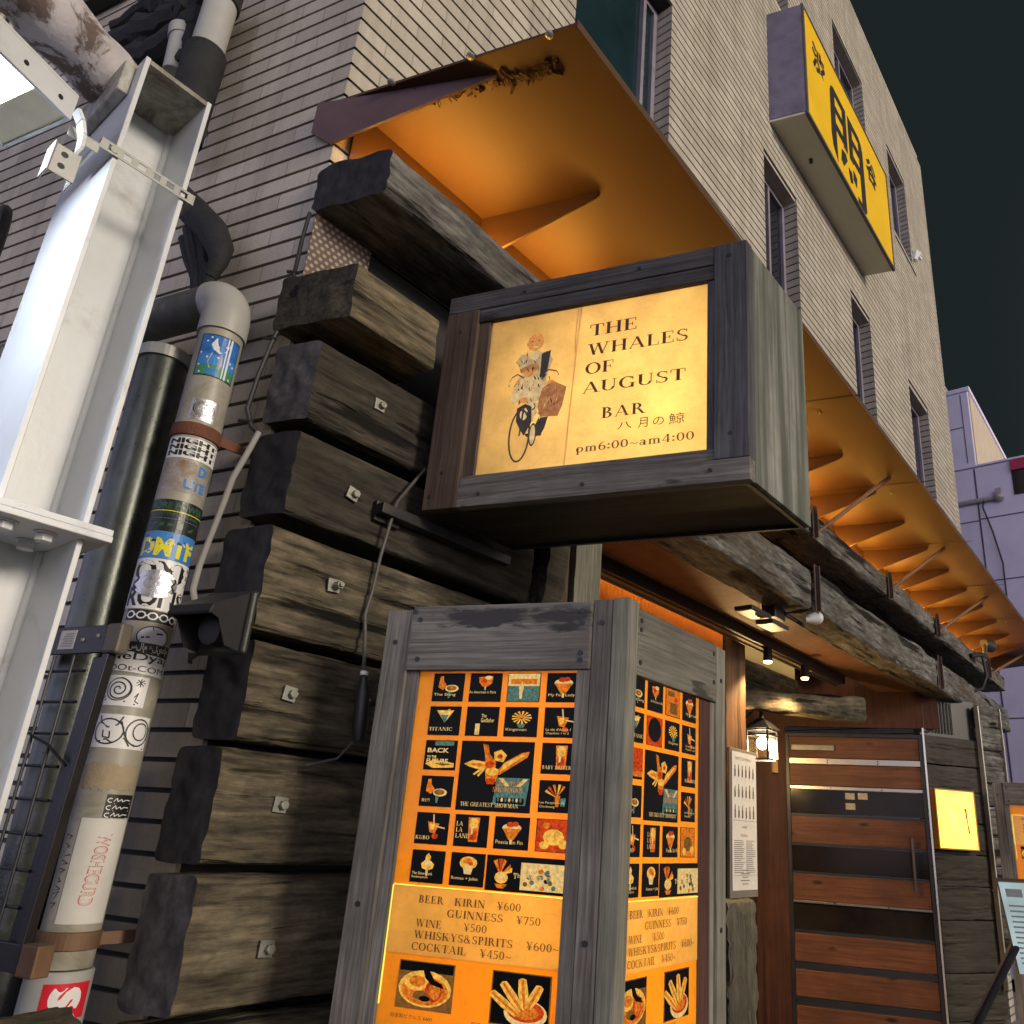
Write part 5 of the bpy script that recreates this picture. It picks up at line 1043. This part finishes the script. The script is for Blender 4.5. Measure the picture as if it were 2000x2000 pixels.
q = MB(); q.tube([(.262, 1.4515, 2.555), (.262, 1.4535, 2.555)], .006, 8); q.tube([(.262, 1.4515, 2.58), (.262, 1.4535, 2.58)], .006, 8); q.tube([(.283, 1.47, 2.552), (.2875, 1.47, 2.552)], .005, 8); q.build('holes', INK, t_)
# flood light tray
FL = thing('street_floodlight', (.2, 1.5, 2.7), 'glaring white floodlight tray fixed to the column, cut by the left edge', 'floodlight')
lu, lv = dirv(202.5), dirv(104.0); fl = frame((.262, 1.505, 2.70), lu, lv)
q = MB(fl); q.box(0, .62, 0, .008, -.004, .05); q.box(0, .62, .192, .20, -.004, .05); q.box(.0, .006, .0082, .1918, -.004, .05); q.box(.614, .62, .0082, .1918, -.004, .05); q.box(0, .62, 0, .2, .0502, .056); q.build('tray', COLP, FL, bevel=.001)
q = MB(fl); q.box(.0062, .07, .0082, .1918, .0, .006); q.build('end_plate', plain('cream_reflector', (.66, .60, .46), .35), FL)
q = MB(fl); q.box(.07, .6138, .0082, .1918, .004, .008); q.build('lit_panel', emit('cold_white_led', (.90, .96, 1.0), 30), FL)
q = MB(fl)
for a in (.03, .10): q.tube([(a, -.0012, .02), (a, .002, .02)], .005, 8)
q.build('screw_holes', INK, FL)
l = bpy.data.lights.new('flood_beam', 'AREA'); l.shape = 'RECTANGLE'; l.size = .42; l.size_y = .16; l.energy = 1.9; l.color = (.66, .82, 1.0)
o = bpy.data.objects.new('flood_beam', l); COL.objects.link(o); o.parent = FL
P = Vector(fl(.36, .10, -.008))-Vector(FL.location); o.location = P; o.rotation_euler = (R(0), R(0), R(22.5))
# rusty tube overhead
q = MB(); a = Vector((.338, 1.668, 2.975)); d = Vector((-.92, -.385, -.02)).normalized(); n = 40
q.tube([a+d*(.9*k/n) for k in range(n+1)], [.066+.003*math.sin(k*1.3)+(.005 if k in (7, 8) else 0) for k in range(n+1)], 28)
t_ = thing('overhead_tube', tuple(a), 'flaking rusty grey tube welded to the column top, running out of the photo', 'tube')
q.build('tube', RUSTT, t_, smooth=True)
q = MB(); q.box(.318, .3395, 1.54, 1.76, 2.86, 2.94); q.build('weld_plate', COLP2, t_, bevel=.004)
# ================================================================== PIPES ON THE SIDE WALL
SP = thing('sticker_pipe', (.775, 1.881, 0), 'pale grey drain pipe covered in stickers on the tiled side wall', 'pipe')
PC, PR = Vector((.775, 1.881, 0)), .0535
q = MB(); q.tube([(PC.x, PC.y, 1.185), (PC.x, PC.y, 2.68)], PR, 40); q.build('pipe', PVC, SP, smooth=True)
q = MB(); q.tube([(PC.x, PC.y, .0), (PC.x, PC.y, 1.178), (PC.x, PC.y, 1.182)], [PR+.006, PR+.006, PR+.003], 40); q.build('coupling', PVC2, SP, smooth=True)
wd = dirv(103.8)
el = [PC+Vector((0, 0, 2.655)), PC+Vector((0, 0, 2.70))]+[PC+Vector((0, 0, 2.715))+wd*(.062*(1-math.cos(R(t))))+Vector((0, 0, .062*math.sin(R(t)))) for t in range(8, 91, 9)]
q = MB(); q.tube(el, [PR+.006]*2+[PR+.005]*(len(el)-2), 32); q.build('elbow', PVC2, SP, smooth=True)
e0 = el[-1]; q = MB(); q.tube([e0-wd*.01, e0+wd*.9], PR, 28); q.build('side_run', PVCD, SP, smooth=True)
for z0, z1, m_ in ((2.345, 2.380, RUST), (1.218, 1.252, RUSTY2)):
    q = MB(); q.tube([(PC.x, PC.y, z0), (PC.x, PC.y, z0+.0015), (PC.x, PC.y, z1-.0015), (PC.x, PC.y, z1)], [PR+.002, PR+.0045, PR+.0045, PR+.002], 40)
    q.box(PC.x+.03, PC.x+.125, PC.y-.035, PC.y-.030, z0+.006, z1-.004); q.build('clamp', m_, SP, smooth=False)
vd = (-PC).normalized(); rd = Vector((-vd.y, vd.x, 0))   # towards the street side, and to its right
if rd.dot(RW) < 0: rd = -rd
def wrap(n):
    """rest (s, n, z): s runs to the right round the pipe"""
    return lambda s, d, z: PC+vd*((PR+n+d)*math.cos(s/PR))+rd*((PR+n+d)*math.sin(s/PR))+Vector((0, 0, z))
def sticker(name, s0, s1, z0, z1, mt, lab, n=.0006, tilt=0.0, shape=None):
    q = MB(wrap(n)); q.flat = True; N_ = 22
    if shape == 'oval':
        cx, cz = (s0+s1)/2, (z0+z1)/2; pts = [[(cx+(s1-s0)/2*r_*math.cos(R(t)), 0, cz+(z1-z0)/2*r_*math.sin(R(t))) for t in range(0, 360, 12)] for r_ in (1, .75, .5, .25, .02)]
        for A, B_ in zip(pts, pts[1:]):
            k = len(A)
            for i in range(k): q.add([A[i], A[(i+1) % k], B_[(i+1) % k], B_[i]], [(0, 1, 2, 3)])
    else:
        rag = shape == 'ragged'; random.seed(int(z0*1000))
        top = [z1+(random.uniform(-.006, .002) if rag else 0)+tilt*(s0+(s1-s0)*i/N_) for i in range(N_+1)]; bot = [z0+(random.uniform(-.003, .006) if rag else 0)+tilt*(s0+(s1-s0)*i/N_) for i in range(N_+1)]
        for i in range(N_):
            a, b = s0+(s1-s0)*i/N_, s0+(s1-s0)*(i+1)/N_
            q.add([(a, 0, bot[i]), (b, 0, bot[i+1]), (b, 0, top[i+1]), (a, 0, top[i])], [(0, 1, 2, 3)])
    return q.build(name, mt, SP, smooth=True, label=lab)
def on(st, n, f, mt, name='lettering'):
    q = MB(wrap(n)); q.flat = True; f(q); return q.build(name, mt, st)
def sp(s, z): return lambda a, b, d: (s+a, d, z+b)
def strip(q, s0, s1, z0, z1, m=0, n=10):
    for i in range(n):
        a, b = s0+(s1-s0)*i/n, s0+(s1-s0)*(i+1)/n; q.add([(a, 0, z0), (b, 0, z0), (b, 0, z1), (a, 0, z1)], [(0, 1, 2, 3)], m)
def line(q, pts, w_, m=0):
    for (a, b), (c, d) in zip(pts, pts[1:]):
        v = Vector((c-a, d-b)); L = v.length or 1; nx_, nz_ = -v.y/L*w_/2, v.x/L*w_/2
        q.add([(a+nx_, 0, b+nz_), (a-nx_, 0, b-nz_), (c-nx_, 0, d-nz_), (c+nx_, 0, d+nz_)], [(0, 1, 2, 3)], m)
# 1 blue picture sticker: plain stand-in, pale figure on blue and green
st = sticker('picture_sticker', -.046, .056, 2.512, 2.633, INK, 'blue and green glossy sticker with a pale figure')
def f1(q):
    strip(q, -.043, .053, 2.575, 2.630, 0); strip(q, -.043, .053, 2.545, 2.5748, 1); strip(q, -.043, .053, 2.515, 2.5448, 2)
on(st, .0010, f1, [BLUE1, BLUE2, GREEN1], 'background')
def f2(q):
    q.poly([(s, 0, z) for s, z in ((-.018,.0+2.602),(-.008,2.622),(.010,2.626),(.026,2.612),(.020,2.590),(.004,2.580),(-.010,2.588))], 0)
    q.poly([(s, 0, z) for s, z in ((-.012,2.578),(.012,2.578),(.016,2.548),(.010,2.535),(-.012,2.535),(-.018,2.552))], 1)
    strip(q, -.016, .012, 2.517, 2.534, 2, 4); strip(q, .019, .022, 2.514, 2.631, 0, 1); strip(q, .026, .031, 2.514, 2.631, 0, 1)
    random.seed(1)
    for k in range(14): a, z = random.uniform(-.04, .05), random.uniform(2.518, 2.628); q.poly([(a+.003*math.cos(R(60*i)), 0, z+.003*math.sin(R(60*i))) for i in range(6)], 0)
on(st, .0014, f2, [WHITEV, plain('pale_pink_print', (.55, .38, .36), .4), BLUE2], 'figure')
# 2 silver badge
st = sticker('badge_sticker', -.030, .034, 2.388, 2.447, SILV, 'crumpled silver badge sticker')
def f3(q):
    random.seed(9)
    for r_ in (.022, .017): line(q, [(.002+r_*1.1*math.cos(R(t)), 2.419+r_*.85*math.sin(R(t))) for t in range(0, 361, 20)], .0012)
    for k in range(26): a, z = random.uniform(-.024, .028), random.uniform(2.395, 2.441); line(q, [(a, z), (a+random.uniform(-.006, .006), z+random.uniform(-.005, .005))], .0011)
on(st, .0011, f3, INK, 'scribble')
# 3 black and white lettered band
st = sticker('night_sticker', -.070, .072, 2.283, 2.338, WHITEV, 'white sticker with a repeated black word NIGHT')
def f4(q):
    for i in range(3): sans(q, 'NIGHT', sp(-.060, 2.289+i*.0162), .122, .0142, .05)
on(st, .0011, f4, INK)
# 4 torn foil with blue letters
st = sticker('torn_sticker', -.072, .058, 2.196, 2.276, TORN, 'torn grey sticker with the blue letters D and UTE', shape='ragged')
def f5(q): sans(q, 'D', sp(.024, 2.245), .020, .026, .04); sans(q, 'UTE', sp(-.002, 2.205), .052, .025, .04)
on(st, .0012, f5, BLUE2)
# 5 dark band
st = sticker('dark_band_sticker', -.078, .076, 2.094, 2.174, DKGREEN, 'dark sticker with faded green words MORE POWER and 2017')
def f6(q): sans(q, 'MORE POWER', sp(-.066, 2.150), .132, .017, .04); sans(q, 'INTERNATIONAL', sp(-.040, 2.133), .098, .008, .02); sans(q, '2017', sp(-.062, 2.103), .124, .016, .05)
on(st, .0011, f6, GREENT)
on(st, .0013, lambda q: (strip(q, -.074, .072, 2.1440, 2.1462, 0, 16), strip(q, -.074, .072, 2.1255, 2.1268, 1, 16)), [YEL1, plain('violet_line', (.16, .13, .42), .4)], 'lines')
# 6 blue sticker
st = sticker('blue_word_sticker', -.078, .074, 2.028, 2.093, BLUE2, 'blue sticker with yellow letters DMTF and a pair of eyes')
on(st, .0011, lambda q: sans(q, 'DMTF', sp(-.064, 2.034), .126, .044, .05), YEL1)
def f7(q):
    for s in (-.034, .020):
        q.poly([(s-.016, 0, 2.076), (s+.012, 0, 2.072), (s+.016, 0, 2.066), (s-.010, 0, 2.064)], 0); q.poly([(s-.004, .0002, 2.0735), (s+.006, .0002, 2.0715), (s+.004, .0002, 2.067), (s-.003, .0002, 2.068)], 1)
        line(q, [(s-.020, 2.082), (s+.014, 2.076)], .004, 1); line(q, [(s-.014, 2.060), (s+.018, 2.063)], .0025, 2)
on(st, .0014, f7, [WHITEV, INK, RED1], 'eyes')
# 7 black letters with silver disc
st = sticker('letter_sticker', -.078, .076, 1.908, 2.027, WHITEV, 'white sticker with big black letters OXE and RONS')
def f8(q): sans(q, 'OXE', sp(-.064, 1.975), .134, .047, .03); sans(q, 'RONS', sp(-.068, 1.913), .138, .046, .03)
on(st, .0011, f8, INK)
st = sticker('disc_sticker', -.056, .040, 1.935, 2.000, SILV, 'scuffed silver disc over the black letters', n=.0018, shape='oval')
on(st, .0023, lambda q: (line(q, [(-.052+.006*math.sin(t*.9), 1.985-t*.004) for t in range(9)], .005), line(q, [(.030+.004*math.sin(t*1.1), 1.985-t*.004) for t in range(9)], .004)), INK, 'scuff')
# 8 chain band
st = sticker('chain_sticker', -.056, .062, 1.880, 1.906, INK, 'black narrow sticker with a white chain')
def f9(q):
    for k in range(5):
        c = -.043+k*.0235; line(q, [(c+.009*math.cos(R(t)), 1.893+.0075*math.sin(R(t))) for t in range(0, 361, 30)], .0032)
        line(q, [(c+.008, 1.893), (c+.016, 1.893)], .003)
on(st, .0011, f9, WHITEV, 'chain')
# 9 window shape with Arabic greeting
st = sticker('window_sticker', -.020, .052, 1.822, 1.872, plain('pale_lilac_vinyl', (.60, .60, .72), .4), 'pale half round sticker with black glazing lines', shape='oval')
def f10(q):
    cx, cz = .016, 1.847
    line(q, [(cx+.034*math.cos(R(t)), cz+.0235*math.sin(R(t))) for t in range(0, 361, 20)], .0028); line(q, [(cx-.030, cz+.006), (cx+.032, cz-.010)], .002); line(q, [(cx-.006, cz+.022), (cx+.014, cz-.022)], .002); line(q, [(cx-.024, cz-.004), (cx-.008, cz-.001)], .004); line(q, [(cx+.004, cz+.008), (cx+.018, cz+.010)], .004)
on(st, .0011, f10, INK, 'glazing_lines')
st = sticker('greeting_sticker', -.070, .064, 1.806, 1.832, plain('charcoal_vinyl', (.030, .030, .028), .45), 'dark sticker with a white Arabic greeting', n=.0016)
on(st, .0021, lambda q: sans(q, 'السلام عليكم', sp(-.040, 1.809), .098, .021, .01), WHITEV)
# 10 white scrawled sticker
st = sticker('scrawl_sticker', -.074, .066, 1.764, 1.808, WHITEV, 'white sticker with wobbly black letters NEDYAJ DOT COM', n=.002, tilt=-.06)
def f11(q): sans(q, 'NeDyaj', sp(-.066, 1.787), .126, .0215, .01); sans(q, 'DOt-COM', sp(-.058, 1.768), .116, .013, .0)
on(st, .0026, f11, INK)
# 11 snail
st = sticker('snail_sticker', -.072, .030, 1.692, 1.757, WHITEV, 'white sticker with a black spiral snail drawing')
def f12(q):
    cx, cz = -.026, 1.727
    line(q, [(cx+(.003+t*.00052)*math.cos(R(t*18)), cz+(.003+t*.00048)*math.sin(R(t*18))) for t in range(0, 46)], .0028); line(q, [(cx+.026*math.cos(R(t)), cz+.024*math.sin(R(t))) for t in range(0, 361, 18)], .0022)
    line(q, [(-.066, 1.698), (-.050, 1.704), (-.010, 1.702), (.012, 1.697)], .0026); line(q, [(-.066, 1.712), (-.060, 1.704), (-.052, 1.712)], .002); line(q, [(-.064, 1.745), (-.058, 1.730), (-.062, 1.722)], .002); line(q, [(.008, 1.712), (.014, 1.722), (.010, 1.704), (.018, 1.700)], .0022)
    for t in range(0, 180, 45): line(q, [(.014-.009*math.cos(R(t)), 1.744-.009*math.sin(R(t))), (.014+.009*math.cos(R(t)), 1.744+.009*math.sin(R(t)))], .0022)
on(st, .0011, f12, INK, 'drawing')
# 12 loops
st = sticker('loop_sticker', -.062, .060, 1.604, 1.674, WHITEV, 'white sticker with big looping black XQ letters')
def f13(q):
    line(q, [(-.026+.030*math.cos(R(t)), 1.638+.026*math.sin(R(t))) for t in range(0, 361, 18)], .0030); line(q, [(.034+.026*math.cos(R(t)), 1.640+.028*math.sin(R(t))) for t in range(0, 361, 18)], .0030); line(q, [(.038+.016*math.cos(R(t)), 1.642+.018*math.sin(R(t))) for t in range(0, 361, 24)], .0026)
    line(q, [(-.050, 1.670), (-.044, 1.656), (-.028, 1.646), (-.010, 1.652), (-.002, 1.670)], .0030); line(q, [(-.004, 1.660), (.008, 1.630), (.030, 1.612), (.054, 1.607)], .0032); line(q, [(-.020, 1.612), (.008, 1.626), (.020, 1.610)], .003); line(q, [(-.036, 1.640), (-.034, 1.626), (-.020, 1.624), (-.022, 1.638)], .0026); line(q, [(-.042, 1.616), (-.026, 1.622), (-.012, 1.614)], .003)
on(st, .0011, f13, INK, 'drawing')
sticker('peeled_sticker', -.060, .056, 1.520, 1.574, PEEL, 'brown peeled paper patch with a curled corner', shape='ragged', n=.0010)
# 14 black script
st = sticker('script_sticker', .004, .066, 1.466, 1.512, INK, 'small black sticker with white slanted script')
def f14(q):
    for k in range(3):
        z = 1.500-k*.0145
        line(q, [(.012+.005*math.cos(R(t)), z+.004*math.sin(R(t))) for t in range(60, 330, 30)], .0018); line(q, [(.018, z-.002), (.024, z+.005), (.026, z-.002), (.034, z+.003), (.036, z-.002), (.044, z+.002), (.056, z+.001)], .0016); line(q, [(.020, z-.006), (.058, z-.005)], .0014)
on(st, .0011, f14, WHITEV, 'script')
# 15 long white sticker with letters running down
st = sticker('long_sticker', -.032, .064, 1.266, 1.464, PAPER, 'long grubby white sticker with red outlined letters running downwards', n=.0014)
def f15(q): sans(q, 'WOSHECURD', lambda a, b, d: (.000+b+(.10-a)*.06, d, 1.435-a), .135, .026, .03)
on(st, .0019, f15, REDOUT)
def f16(q): sans(q, 'WOSHECURD', lambda a, b, d: (.0025+b+(.10-a)*.06, d, 1.433-a), .132, .0205, -.012)
on(st, .0023, f16, PAPER, 'letter_fill')
def f17(q):
    random.seed(31)
    for k in range(9): z = 1.43-k*.016; line(q, [(-.056+random.uniform(-.004, .004), z), (-.040+random.uniform(-.004, .006), z+random.uniform(-.008, .008)), (-.050, z-.008)], .0016)
q = MB(wrap(.0007)); q.flat = True; f17(q); q.build('marker_scribble', INK, SP)
# 16 red sticker with sideways S
st = sticker('red_sticker', -.020, .060, 1.100, 1.163, RED1, 'red sticker with a sideways white letter S', n=.0068)
def f18(q): sans(q, 'S', lambda a, b, d: (-.008+b, d, 1.156-a), .040, .052, .07); sans(q, 'S', lambda a, b, d: (-.008+b, d, 1.112-a), .040, .052, .07)
on(st, .0073, f18, WHITEV)
# green pipe
t_ = thing('green_pipe', (.73, 2.02, 0), 'thick dark green grey steel pipe behind the stickered pipe', 'pipe')
q = MB(); q.tube([(.738, 1.985, .0), (.720, 2.056, 2.62)], .0605, 40); q.build('pipe', GREENP, t_, smooth=True)
q = MB(); q.tube([(.7203, 2.055, 2.600), (.720, 2.056, 2.632)], .067, 36); q.box(.70, .715, 2.09, 2.135, 2.602, 2.630); q.tube([(.695, 2.10, 2.616), (.665, 2.08, 2.616)], .010, 10); q.build('clamp', STEELG, t_)
q = MB(); q.tube([(.80, 2.20, 0), (.79, 2.24, 2.3)], .032, 20); tag(q.build('thin_pipe', GREENP, smooth=True), 'thinner pale green pipe seen through the black lattice', 'pipe')
# black lattice guard
LG = thing('lattice_guard', (.68, 1.75, 1.2), 'black metal lattice guard in front of the thick green pipe', 'guard')
fg = frame((.679, 1.726, 0), dirv(103.8), -dirv(13.8))
q = MB(fg); q.box(.0625, .43, 0, .006, 1.786, 1.846); q.box(.0625, .43, -.03, -.0005, 1.838, 1.846); q.build('top_plate', BLACKM, LG, bevel=.002)
q = MB(fg); q.box(.016, .062, -.02, .010, 1.784, 1.848); q.build('end_cap', BRONZE, LG, bevel=.006)
q = MB(fg); q.prism([(.060, -.012, 1.20), (.077, -.012, 1.20), (.055, -.012, 1.7835), (.038, -.012, 1.7835)], (0, .020, 0)); q.prism([(.078, -.010, 1.20), (.120, -.010, 1.20), (.098, -.010, 1.78), (.056, -.010, 1.78)], (0, .006, 0)); q.build('side_bar', BLACKM, LG, bevel=.0015)
q = MB(fg)
for a in (.15, .213, .276, .339, .402): q.tube([(a, .002, 1.20), (a, .002, 1.785)], .0032, 8)
for k in range(9): z = 1.235+k*.0645; q.tube([(.11, -.002, z), (.42, -.002, z+.002)], .0032, 8)
q.tube([(.078, .005, 1.56), (.15, .006, 1.60), (.21, .006, 1.618)], .003, 8); q.build('lattice', BLACKM, LG)
q = MB(fg); q.box(.155, .205, .0064, .0072, 1.797, 1.838); lbl = q.build('white_label', PAPER, LG)
q = MB(fg)
for k in range(6): q.box(.160, .196-.004*(k % 3), .0074, .0078, 1.803+k*.0052, 1.805+k*.0052)
q.build('label_print', plain('grey_label_print', (.30, .30, .32), .5), lbl)
q = MB(fg)
for a, z in ((.085, 1.822), (.13, 1.815)): q.ball((a, .0065, z), .005, n=8)
q.build('screws', STEELG, LG)
q = MB(fg); q.box(.0505, .34, .0, .012, 1.196, 1.244); q.build('bottom_bracket', BLACKM, LG, bevel=.002)
q = MB(fg); q.box(.004, .050, -.02, .014, 1.192, 1.246); q.build('bottom_cap', RUSTY2, LG, bevel=.003)
# rough stone at the lower left
q = MB(); q.rough(.40, .692, 1.50, 1.70, .0, 1.155, nx=26, ny=20, nz=70, amp=.012, seed=101, rnd=.18, chew=.12); tag(q.build('stone_pillar', [ROCK, ROCK], smooth=True), 'rough brown stone block at the lower left in front of the pipes', 'stone')
# black hood lamp on the timber ends
HL = thing('hood_lamp', (.86, 1.66, 1.88), 'black plastic hooded fitting with a sloping top on the timber ends', 'hood fitting')
fh = frame((.862, 1.60, 0), dirv(106.75), -dirv(16.75))   # a to the left along the timber ends, b towards the viewer
q = MB(fh); q.box(-.012, .125, .0, .016, 1.806, 1.946); q.build('back_plate', plain('dark_olive_plastic', (.030, .030, .026), .35), HL, bevel=.006)
q = MB(fh); th = .004
S2 = [(.0165, 1.940), (.105, 1.892), (.112, 1.876), (.112, 1.872)]
for (b0, z0), (b1, z1) in zip(S2, S2[1:]): q.add([(.0, b0, z0), (.115, b0, z0), (.115, b1, z1), (.0, b1, z1), (.0, b0, z0-th), (.115, b0, z0-th), (.115, b1-.002, z1-th), (.0, b1-.002, z1-th)], [(0, 1, 2, 3), (7, 6, 5, 4), (0, 4, 5, 1), (2, 6, 7, 3), (1, 5, 6, 2), (0, 3, 7, 4)])
for a in (.0, .111): q.prism([(a, .0165, 1.939), (a, .104, 1.890), (a, .111, 1.873), (a, .085, 1.866), (a, .055, 1.815), (a, .0165, 1.81)], (.004, 0, 0))
q.build('hood', BLACKP, HL, bevel=.002)
q = MB(fh); q.tube([(.058, .018, 1.855), (.058, .05, 1.850)], [.034, .030], 18); q.build('lens', BLACKP, HL, smooth=True)
q = MB(fh); q.prism([(.10, .017, 1.808), (.125, .017, 1.808), (.118, .017, 1.785), (.108, .03, 1.79)], (0, .012, 0)); q.build('tab', BLACKP, HL)
# cables
q = MB(); q.tube([(.880, 1.785, 2.40), (.868, 1.79, 2.345), (.856, 1.815, 2.27), (.852, 1.825, 2.20), (.848, 1.845, 2.11), (.842, 1.850, 2.04), (.838, 1.845, 1.98), (.845, 1.82, 1.925)], .0075, 10); tag(q.build('grey_cable', GREYC, smooth=True), 'grey sheathed cable curving down the tiles to the black hood', 'cable')
q = MB(); q.tube([(.893, 1.80, 3.12), (.888, 1.80, 3.03), (.888, 1.80, 2.93), (.882, 1.79, 2.88)], .006, 8); q.tube([(.872, 1.79, 2.70), (.868, 1.80, 2.66), (.856, 1.805, 2.56), (.850, 1.81, 2.46), (.865, 1.80, 2.415), (.882, 1.79, 2.40)], .0065, 8)
for p in ((.880, 1.795, 2.90), (.862, 1.80, 2.675), (.850, 1.81, 2.425)): q.tube([(p[0]-.012, p[1]+.01, p[2]), (p[0]+.012, p[1]-.012, p[2]+.002)], .0045, 7)
tag(q.build('black_cable', BLACKP, smooth=True), 'black clipped cable beside the upper corner timbers', 'cable')
# dark lagged pipework at the upper left
t_ = thing('lagged_pipe', (.74, 2.1, 2.8), 'black wrapped pipe bundle drooping into the pale elbow', 'pipe')
q = MB()
q.tube([(.67, 2.36, 3.38), (.700, 2.265, 3.28), (.728, 2.165, 3.18), (.752, 2.065, 3.08), (.764, 2.01, 3.00), (.766, 2.0, 2.95), (.762, 2.015, 2.90)], [.040, .044, .046, .045, .038, .026, .016], 14)
for dx, dy, zt, r_ in ((.0, .08, 3.12, .026), (.012, .045, 3.09, .022), (.018, .012, 3.05, .022), (.0, .11, 3.10, .020)):
    q.tube([(.736+dx, 2.09+dy, zt), (.745+dx, 2.06+dy*.8, zt-.09), (.756+dx*.5, 2.02+dy*.7, 2.93), (.762, 1.99+dy*.6, 2.80)], [r_, r_, r_*.85, r_*.6], 10)
q.build('lagging', LAG, t_, smooth=True)
t_ = thing('cable_bundle', (.6, 2.6, 4.1), 'tangled dark bundle of lagged pipes high on the side wall', 'pipe bundle')
random.seed(17)
BPTS = [(.535, 2.97, 4.20), (.60, 2.68, 4.17), (.64, 2.48, 4.15), (.672, 2.36, 4.19)], [(.52, 3.02, 4.10), (.585, 2.72, 4.02), (.63, 2.52, 4.04), (.665, 2.40, 4.12)], [(.585, 2.74, 4.38), (.61, 2.62, 4.27), (.645, 2.48, 4.18)], [(.66, 2.42, 4.13), (.664, 2.40, 4.00), (.662, 2.41, 3.86)], [(.61, 2.62, 4.20), (.58, 2.78, 4.00), (.575, 2.82, 3.80)], [(.68, 2.33, 4.20), (.668, 2.37, 4.26), (.64, 2.46, 4.24)], [(.63, 2.50, 4.28), (.66, 2.40, 4.36), (.70, 2.25, 4.44)], [(.54, 2.9, 4.30), (.60, 2.66, 4.34), (.66, 2.42, 4.30)]
for i, P_ in enumerate(BPTS):
    q = MB(); pts = []; 
    for a, b in zip(P_, P_[1:]):
        for k in range(6): pts.append(Vector(a).lerp(Vector(b), k/6)+Vector((random.uniform(-.008, .008), random.uniform(-.012, .012), random.uniform(-.012, .012))))
    pts.append(Vector(P_[-1])); r_ = (.062, .050, .055, .045, .040, .022, .018, .03)[i]
    q.tube(pts, [r_*random.uniform(.85, 1.15) for _ in pts], 10); q.build('lagged_run', LAG, t_, smooth=True)
t_ = thing('upper_pipe', (.67, 2.27, 3.9), 'grey vinyl pipe with a black sleeve above the lagged bundle', 'pipe')
q = MB(); q.tube([(.672, 2.29, 3.86), (.672, 2.29, 4.16)], .052, 28); q.build('pipe', PVC2, t_, smooth=True)
q = MB(); q.tube([(.672, 2.29, 3.50), (.672, 2.29, 3.87)], .064, 28); q.tube([(.672, 2.29, 3.52), (.70, 2.2, 3.5)], .02, 8); q.build('sleeve', LAG, t_, smooth=True)
q = MB(); q.tube([(.672, 2.29, 4.10), (.672, 2.29, 4.20)], .060, 28); q.build('cap', BLACKP, t_, smooth=True)
q = MB(); q.tube([(.636, 2.43, 3.84), (.634, 2.44, 4.02)], [.034, .040], 20); q.tube([(.634, 2.44, 4.0), (.630, 2.45, 4.05)], .044, 20); tag(q.build('short_pipe', PVC2, smooth=True), 'short grey pipe stub beside the upper vinyl pipe', 'pipe')
t_ = thing('wall_grille', (.46, 3.5, 4.8), 'white barred louvre high at the upper left of the side wall', 'grille')
fw2 = frame((.918, 1.8, 0), dirv(103.8), -dirv(13.8))
q = MB(fw2); q.box(1.35, 2.35, .01, .06, 4.72, 5.4); q.build('recess', BLACKM, t_)
q = MB(fw2)
for k in range(8): a = 1.42+k*.125; q.tube([(a, .09, 4.74), (a, .09, 5.4)], .013, 8)
q.build('bar', plain('cream_bar', (.42, .37, .30), .5), t_)
q = MB(); 
for r_ in (.20, .225, .25): q.tube([(.33+.02*math.cos(R(t)), 2.3+.5*0+r_*math.cos(R(t)), 2.66+r_*1.0*math.sin(R(t))) for t in range(60, 300, 12)], .013, 8)
tag(q.build('cable_coil', BLACKP, smooth=True), 'coil of black cable half hidden behind the column at the left edge', 'cable')
